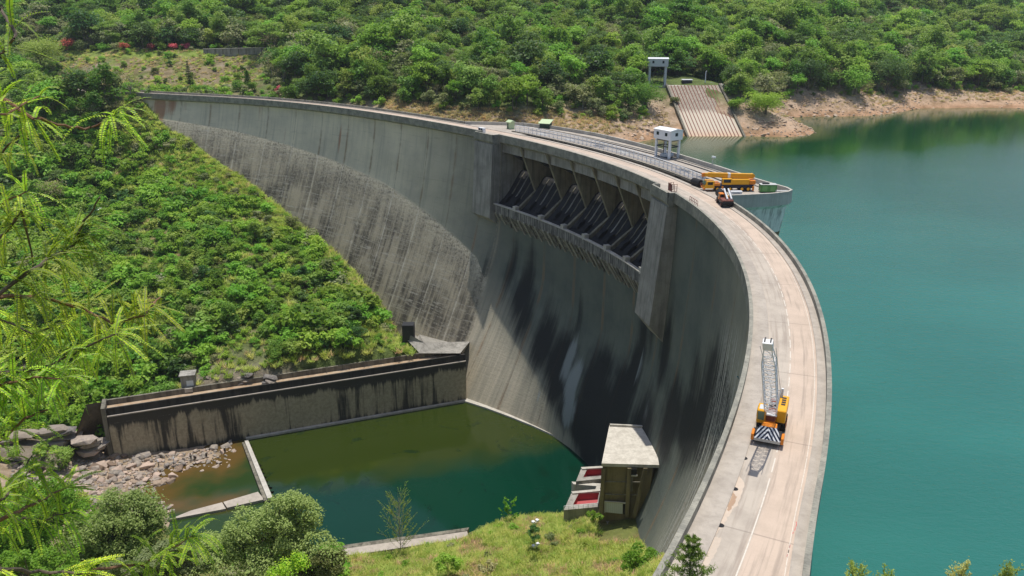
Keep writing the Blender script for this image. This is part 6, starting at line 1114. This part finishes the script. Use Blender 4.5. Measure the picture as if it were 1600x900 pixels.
def hillplant(name, label, cat, px, py, rp, asp, leafm, n, size, seed, y0=445., lift=.9):
    g = ground_hill(px, py, y0); w_ = proj(g)[2]; rw_ = rp * w_ / F; r = random.Random(seed); L = []
    for k in range(12): a = r.uniform(0, 6.28); d = math.sqrt(r.random()) * .62; L.append((g[0] + rw_ * d * math.cos(a), g[1] + rw_ * d * math.sin(a), g[2] + rw_ * asp * (lift + r.uniform(-.45, .55) * (1 - d * .5)), rw_ * r.uniform(.36, .5), rw_ * asp * r.uniform(.34, .46)))
    return plant(name, label, cat, L, (g[0], g[1], g[2] - .3), n, size, leafm, rw_ * .05, seed)
hillplant('bare_tree', 'pinkish brown half-bare tree alone in the green scrub at the left', 'tree', 82, 322, 24, 1.1, 'leaf_dry', 1600, .5, 30, 330.)
hillplant('round_tree', 'large round dark green tree at the left end of the terrace', 'tree', 66, 112, 38, .8, 'leaf_broad', 6000, .75, 31)
hillplant('clipped_tree', 'small round clipped green tree on the lawn at the left end of the dam', 'tree', 198, 149, 11, 1.15, 'leaf_bright', 1500, .6, 32, 430.)
hillplant('clipped_tree', 'dark round clipped tree on the lawn behind the crest road, left one of the pair', 'tree', 375, 143, 12, .9, 'leaf_broad', 1500, .6, 33, 432.)
hillplant('clipped_tree', 'dark round clipped tree on the lawn behind the crest road, right one of the pair', 'tree', 397, 143, 10, .9, 'leaf_broad', 1200, .6, 34, 430.)
hillplant('dome_tree', 'huge dark olive dome-shaped tree at the shore on the right', 'tree', 1385, 146, 36, .95, 'leaf_dark', 6000, .8, 35, 470.)
hillplant('dome_tree', 'huge dark green spreading tree behind the stony shore, right of the intake ramp', 'tree', 1262, 140, 38, .75, 'leaf_dark', 6000, .8, 36, 460.)
hillplant('shore_bush', 'wide bright green bush on the spit right of the intake ramp', 'bush', 1196, 178, 33, .62, 'leaf_bright', 5000, .65, 37, 378.)
hillplant('shore_bush', 'small bright green bush touching the right side of the intake ramp', 'bush', 1150, 172, 15, .75, 'leaf_bright', 1800, .6, 38, 380.)
hillplant('shore_bush', 'dark green bush beside the upper left of the intake ramp', 'bush', 1008, 172, 32, .85, 'leaf_broad', 4500, .65, 39, 380.)
hillplant('shore_bush', 'tiny yellow-green bush on the left edge of the intake ramp', 'bush', 1054, 163, 8, .9, 'leaf_olive', 700, .5, 40, 380.)
hillplant('shore_tree', 'bright green tree leaning over the right corner of the ramp head', 'tree', 1148, 140, 22, 1.0, 'leaf_bright', 3000, .7, 41, 410.)
hillplant('shore_tree', 'bright green tree on the stony shore between the two huge dark trees', 'tree', 1335, 148, 30, .95, 'leaf_bright', 4000, .75, 42, 455.)
for i, (a, b, rp, lab) in enumerate(((108, 79, 14, 'wide magenta flowering bush on the terrace edge, leftmost of the pink bushes'), (196, 78, 9, 'pink flowering bush above the middle of the terrace lawn'), (236, 79, 8, 'pale pink flowering bush by the terrace road, just right of the middle'), (272, 78, 8, 'faded pink flowering bush where the terrace road begins'), (290, 77, 8, 'red-pink flowering bush close to the left end of the retaining wall'), (428, 78, 6, 'small red flowering bush past the right end of the retaining wall'), (436, 150, 7, 'tall magenta flowering bush right behind the dam parapet'), (280, 143, 6, 'low dark magenta bush on the lawn at the dam end'))):
    hillplant('flowering_bush', lab, 'bush', a, b, rp, .8 if i != 6 else 1.5, 'leaf_pink', 700, .55, 50 + i, 475. if b < 100 else 425.)
for i, (a, b, rp) in enumerate(((128, 80, 14), (160, 80, 10), (180, 80, 10), (255, 79, 10), (318, 76, 8))): hillplant('terrace_bush', 'low rounded green bush in the row along the terrace edge', 'bush', a, b, rp, .75, 'leaf_bright' if i % 2 else 'leaf_olive', 900, .55, 70 + i, 480.)['group'] = 'green bushes along the terrace edge'
def conifer(name, label, loc, H_, R_, layers, n_per, seed, leafm='pine', size=.5, tr=.18, dens=26, asp=.28):
    t = thing(name, label, 'tree', loc); r = np.random.default_rng(seed); PP, NN, m_ = [], [], MB(); m_.tube([(0, 0, -1), (0, 0, H_ * .5), (0, 0, H_)], [tr, tr * .6, tr * .1], 7)
    br = MB()
    for k in range(layers):
        f = (k + .5) / layers; zc = H_ * (.08 + .9 * f); rad = R_ * (1 - f) ** .8 + R_ * .06
        for j in range(n_per):
            a = 6.28 * j / n_per + k * .7 + r.uniform(-.2, .2); L_ = rad * r.uniform(.8, 1.15); d = np.array([math.cos(a), math.sin(a), 0]); tip_ = d * L_ + np.array([0, 0, zc + L_ * .32]); b0 = np.array([0, 0, zc]); br.tube([b0, (b0 + tip_) / 2 - np.array([0, 0, L_ * .06]), tip_], [tr * .22, tr * .14, tr * .05], 4)
            q = r.uniform(.2, 1.05, dens)[:, None]; c = b0 + (tip_ - b0) * q + r.normal(size=(dens, 3)) * min(L_ * .07, .12 if size < .3 else 9); PP.append(c); NN.append(r.normal(size=(dens, 3)) + np.array([0, 0, .6]))
    v, f = leaves(np.concatenate(PP), np.concatenate(NN), size, asp, r); link(bpy.data.objects.new('crown', np_mesh('crown', v, f, M[leafm])), t); tk = m_.build('trunk', M['bark'], t); br.build('branches', M['bark'], tk); return t
for i, (a, b, H_, lab) in enumerate(((297, 136, 13.5, 'tall narrow conifer on the lawn in front of the rock cutting'), (388, 139, 9, 'shorter narrow conifer near the pair of clipped trees'))): g = ground_hill(a, b, 440.); conifer('narrow_conifer', lab, tuple(g), H_, 2.0, 14, 6, i, size=.7)
tp = aty(1083, 833, 30.0); conifer('young_pine', 'young pine tip rising in front of the crest footpath at the bottom edge', (tp[0], tp[1], tp[2] - 7.6), 7.6, 2.3, 17, 5, 9, size=.26, tr=.09, dens=85, asp=.14)
def sparse_shrub(name, label, base, H_, spread, seed, mat='leaf_bright', nb=26, leafn=14, size=.16, tr=.06):
    t = thing(name, label, 'shrub', base); r = np.random.default_rng(seed); m_ = MB(); PP = []
    m_.tube([(0, 0, -.5), (.1, 0, H_ * .5), (0, .1, H_)], [tr, tr * .6, tr * .15], 6)
    for k in range(nb):
        f = r.uniform(.05, .9); a = r.uniform(0, 6.28); L_ = H_ * (.62 - .42 * f) * r.uniform(.6, 1.1); b0 = np.array([0, 0, H_ * f * .9]); d = np.array([math.cos(a) * spread, math.sin(a) * spread, 1.0]); d /= np.linalg.norm(d); tip_ = b0 + d * L_; mid = b0 + d * L_ * .5 + np.array([0, 0, -.04 * L_]); m_.tube([b0, mid, tip_], [tr * .4, tr * .28, tr * .1], 4)
        for q in (.45, .7): e = d + r.normal(size=3) * .5; e /= np.linalg.norm(e); c = b0 + (tip_ - b0) * q; m_.tube([c, c + e * L_ * .3], [tr * .2, tr * .08], 4); PP.append(c + e * L_ * .3 * r.random((leafn // 2, 1)))
        PP.append(b0 + (tip_ - b0) * r.uniform(.3, 1.05, (leafn, 1)) + r.normal(size=(leafn, 3)) * .06)
    c = np.concatenate(PP); v, f = leaves(c, r.normal(size=c.shape) + np.array([0, 0, .5]), size, .5, r); link(bpy.data.objects.new('leaves', np_mesh('leaves', v, f, M[mat])), t); m_.build('stems', M['palebark'], t); return t
b = gl(626, 866); tz = aty(615, 762, b[1])[2]; sparse_shrub('thin_sapling', 'thin airy sapling with few leaves standing before the dark pool', b, tz - b[2], .75, 3, 'grass', 46, 26, .3, .09)
b = gl(798, 815); tz = aty(797, 776, b[1])[2]; sparse_shrub('thin_sapling', 'tiny leafy seedling at the pool edge on the crown of the knoll', b, tz - b[2], .9, 4, 'leaf_bright', 16, 16, .55, .06)
for i, (a, bb, lab) in enumerate(((1340, 880, 'feathery yellow-green shoot at the bottom edge over the water, leftmost of four'), (1388, 889, 'smallest feathery yellow-green shoot at the bottom edge over the water'), (1505, 878, 'feathery yellow-green shoot at the bottom edge, second from the right corner'), (1583, 881, 'feathery yellow-green shoot in the bottom right corner over the water'))):
    tp = aty(a, bb, 34. + i); sparse_shrub('feathery_shoot', lab, (tp[0], tp[1], tp[2] - 3.6), 3.6, .42, 20 + i, 'grass', 40, 34, .11, .035)
tp = aty(462, 872, 60.); plant('yellow_bush', 'yellow-green leafy bush tip at the bottom edge in front of the pool tree', 'bush', px_lobes([(450, 890, 60, 16, .9), (470, 882, 60, 12, 1.2), (430, 897, 60, 14, .7), (462, 872, 60, 7, 1.3)]), (tp[0], tp[1], tp[2] - 6), 1500, .2, 'frond', .08, 61)

# --- the feathery-leaved tree whose branches hang in at the left, a few metres from the viewpoint
def pd_(px, py, dist): d = ray(px, py); return np.array([0, 0, CH]) + d / np.linalg.norm(d) * dist
ft = thing('feathery_tree', 'feathery-leaved tree in the left foreground, its branches hanging into view', 'tree', (-5.2, 3.2, 31.5), 0, None, True)
MB().tube([(-5.2, 3.2, 31.3), (-5.0, 3.4, 34), (-5.1, 3.3, 37), (-4.7, 3.5, 40.5)], [.24, .2, .16, .09], 10).build('trunk', M['bark'], ft)
def frond(m, p, d, L_, r, pairs=15, droop=.5):
    """a pinnate leaf: curved midrib with two rows of leaflets"""
    d = d / np.linalg.norm(d); pts = []; q = np.array(p, float); dd = d.copy(); st = L_ / pairs
    side = np.cross(d, np.array([0, 0, 1.0])); side /= max(np.linalg.norm(side), 1e-6); tw = r.uniform(-.5, .5)
    for k in range(pairs + 1):
        pts.append(q.copy()); q = q + dd * st; dd = dd + np.array([0, 0, -droop * 2.2 / pairs]); dd /= np.linalg.norm(dd)
    for k in range(1, pairs + 1):
        t_ = pts[k] - pts[k - 1]; t_ /= np.linalg.norm(t_); up_ = np.cross(side, t_); ll = .0165 * (.6 + .4 * L_ / .2) * (1 - .55 * abs(k / pairs - .45)) * (1 if k < pairs - 1 else .7)
        for sg in (-1, 1):
            e = side * sg * .86 + t_ * .5 + up_ * (.12 + tw * sg * .4) + r.normal(size=3) * .1; e /= np.linalg.norm(e); wv = np.cross(e, up_); wv /= np.linalg.norm(wv); wv = wv * ll * .24; b_ = pts[k]; n0 = len(m.v)
            m.add([b_, b_ + e * ll * .45 + wv, b_ + e * ll, b_ + e * ll * .45 - wv], [(0, 1, 2, 3)])
    return pts
rf_ = np.random.default_rng(77)
BR = [([(-140, -40), (0, 12), (20, 40), (23, 62), (0, 85), (-40, 110)], 3.6, [(2, 2), (4, 2)], .008), ([(-120, 120), (0, 150), (55, 184), (100, 198), (140, 201), (164, 190), (178, 180)], 4.4, [(1, 6), (2, 5), (6, 9)], .010),
      ([(-150, 520), (-20, 470), (40, 425), (115, 385), (132, 345), (156, 308)], 4.2, [(2, 8), (3, 26), (4, 3)], .011), ([(-120, 520), (0, 462), (60, 462), (130, 482), (175, 505), (225, 492), (250, 465)], 4.6, [(2, 8), (3, 10), (4, 9), (5, 12), (6, 6)], .012),
      ([(-120, 600), (0, 583), (60, 577), (130, 545), (180, 522)], 4.3, [(1, 10), (2, 14), (3, 12), (4, 8)], .012), ([(-120, 640), (0, 600), (45, 590), (95, 592)], 4.1, [(1, 9), (2, 12), (3, 10)], .01),
      ([(-100, 260), (0, 240), (25, 215), (45, 190)], 4.8, [(1, 3), (2, 3), (3, 3)], .008), ([(-100, 350), (0, 320), (40, 300)], 4.9, [(1, 4), (2, 3)], .008), ([(-100, 390), (0, 375), (35, 328), (52, 415)], 4.5, [(1, 7), (2, 10)], .01),
      ([(-120, 860), (20, 803), (60, 785), (104, 762)], 4.4, [(1, 5), (2, 4), (3, 7)], .011), ([(-120, 880), (0, 890), (60, 893), (130, 897)], 4.0, [(1, 4), (3, 6)], .012), ([(60, 960), (150, 888), (225, 881), (262, 860), (300, 838)], 4.6, [(1, 5), (2, 7), (3, 8), (4, 7)], .009),
      ([(-60, 770), (30, 810), (70, 812), (110, 800)], 4.7, [(1, 6), (2, 6), (3, 5)], .007), ([(-80, 700), (0, 690), (40, 655), (75, 640)], 4.3, [(1, 8), (2, 6)], .009), ([(-80, 440), (0, 500), (50, 520), (100, 505)], 4.9, [(1, 9), (2, 9), (3, 8)], .008), ([(-60, 170), (10, 178), (35, 165), (62, 150)], 4.3, [(1, 2), (2, 2), (3, 2)], .007), ([(-60, 800), (0, 780), (25, 745), (50, 712)], 4.1, [(1, 7), (2, 7), (3, 5)], .008)]
for bi, (pp, dist, cl, rad) in enumerate(BR):
    w_ = [pd_(a, b, dist + .25 * math.sin(i * 1.7 + bi) ) for i, (a, b) in enumerate(pp)]
    fine_ = []
    for i in range(len(w_) - 1):
        for k in range(4): fine_.append(w_[i] + (w_[i+1] - w_[i]) * k / 4 + rf_.normal(size=3) * .004)
    fine_.append(w_[-1]); n_ = len(fine_); anchor = np.array([-5.05, 3.35, min(max(fine_[0][2] - .2, 33.5), 40)]); m_ = MB(); m_.tube([anchor] + fine_, [rad * 1.6] + [rad * (1 - .7 * i / n_) for i in range(n_)], 6); bo = m_.build('branch', M['twig'] if bi % 2 else M['bark'], ft); fr = MB(); rb = MB()
    for ci_, cnt in cl:
        for k in range(int(cnt * 2.0)):
            f = rf_.uniform(-.5, .35); j = min(max(int(ci_ * 4 + f * 4), 0), n_ - 1); p = fine_[j]; ax = fine_[min(j + 1, n_ - 1)] - fine_[max(j - 1, 0)]; ax /= max(np.linalg.norm(ax), 1e-6)
            d = rf_.normal(size=3) * .75 + ax * .45 + np.array([.15, -.1, .12]); pts = frond(fr, p, d, rf_.uniform(.12, .25), rf_, int(rf_.integers(20, 30)), rf_.choice([.15, .4, .7, 1.2])); rb.tube(pts[::3], .0018, 3, cap=False)
    fo_ = np_mesh('fronds', np.array(fr.v) - np.array(ft.location), np.array(fr.f), M['frond']); fro = link(bpy.data.objects.new('fronds', fo_), ft); rb.build('midribs', M['leaf_olive'], fro)

# ------------------------------------------------------------------ thin air haze
mb = MB(); mb.box(-1150, 1350, -480, 2300, -140, 345); hz = mb.build('haze', []) if False else None
bm = bmesh.new(); bmesh.ops.create_cube(bm, size=1); me = bpy.data.meshes.new('haze'); bm.to_mesh(me); bm.free(); hz = link(bpy.data.objects.new('haze', me)); hz.scale = (5200, 5200, 520); hz.location = (0, 900, 150)
hm = bpy.data.materials.new('air_haze'); hm.use_nodes = True; hm.node_tree.nodes.remove(hm.node_tree.nodes['Principled BSDF']); pv = hm.node_tree.nodes.new('ShaderNodeVolumePrincipled'); pv.inputs['Density'].default_value = .00008; pv.inputs['Color'].default_value = (.8, .87, 1, 1); pv.inputs['Anisotropy'].default_value = .3
hm.node_tree.links.new(pv.outputs[0], hm.node_tree.nodes['Material Output'].inputs['Volume']); me.materials.append(hm); hz['kind'] = 'stuff'; hz['label'] = 'thin pale air haze over the whole valley'; hz['category'] = 'haze'
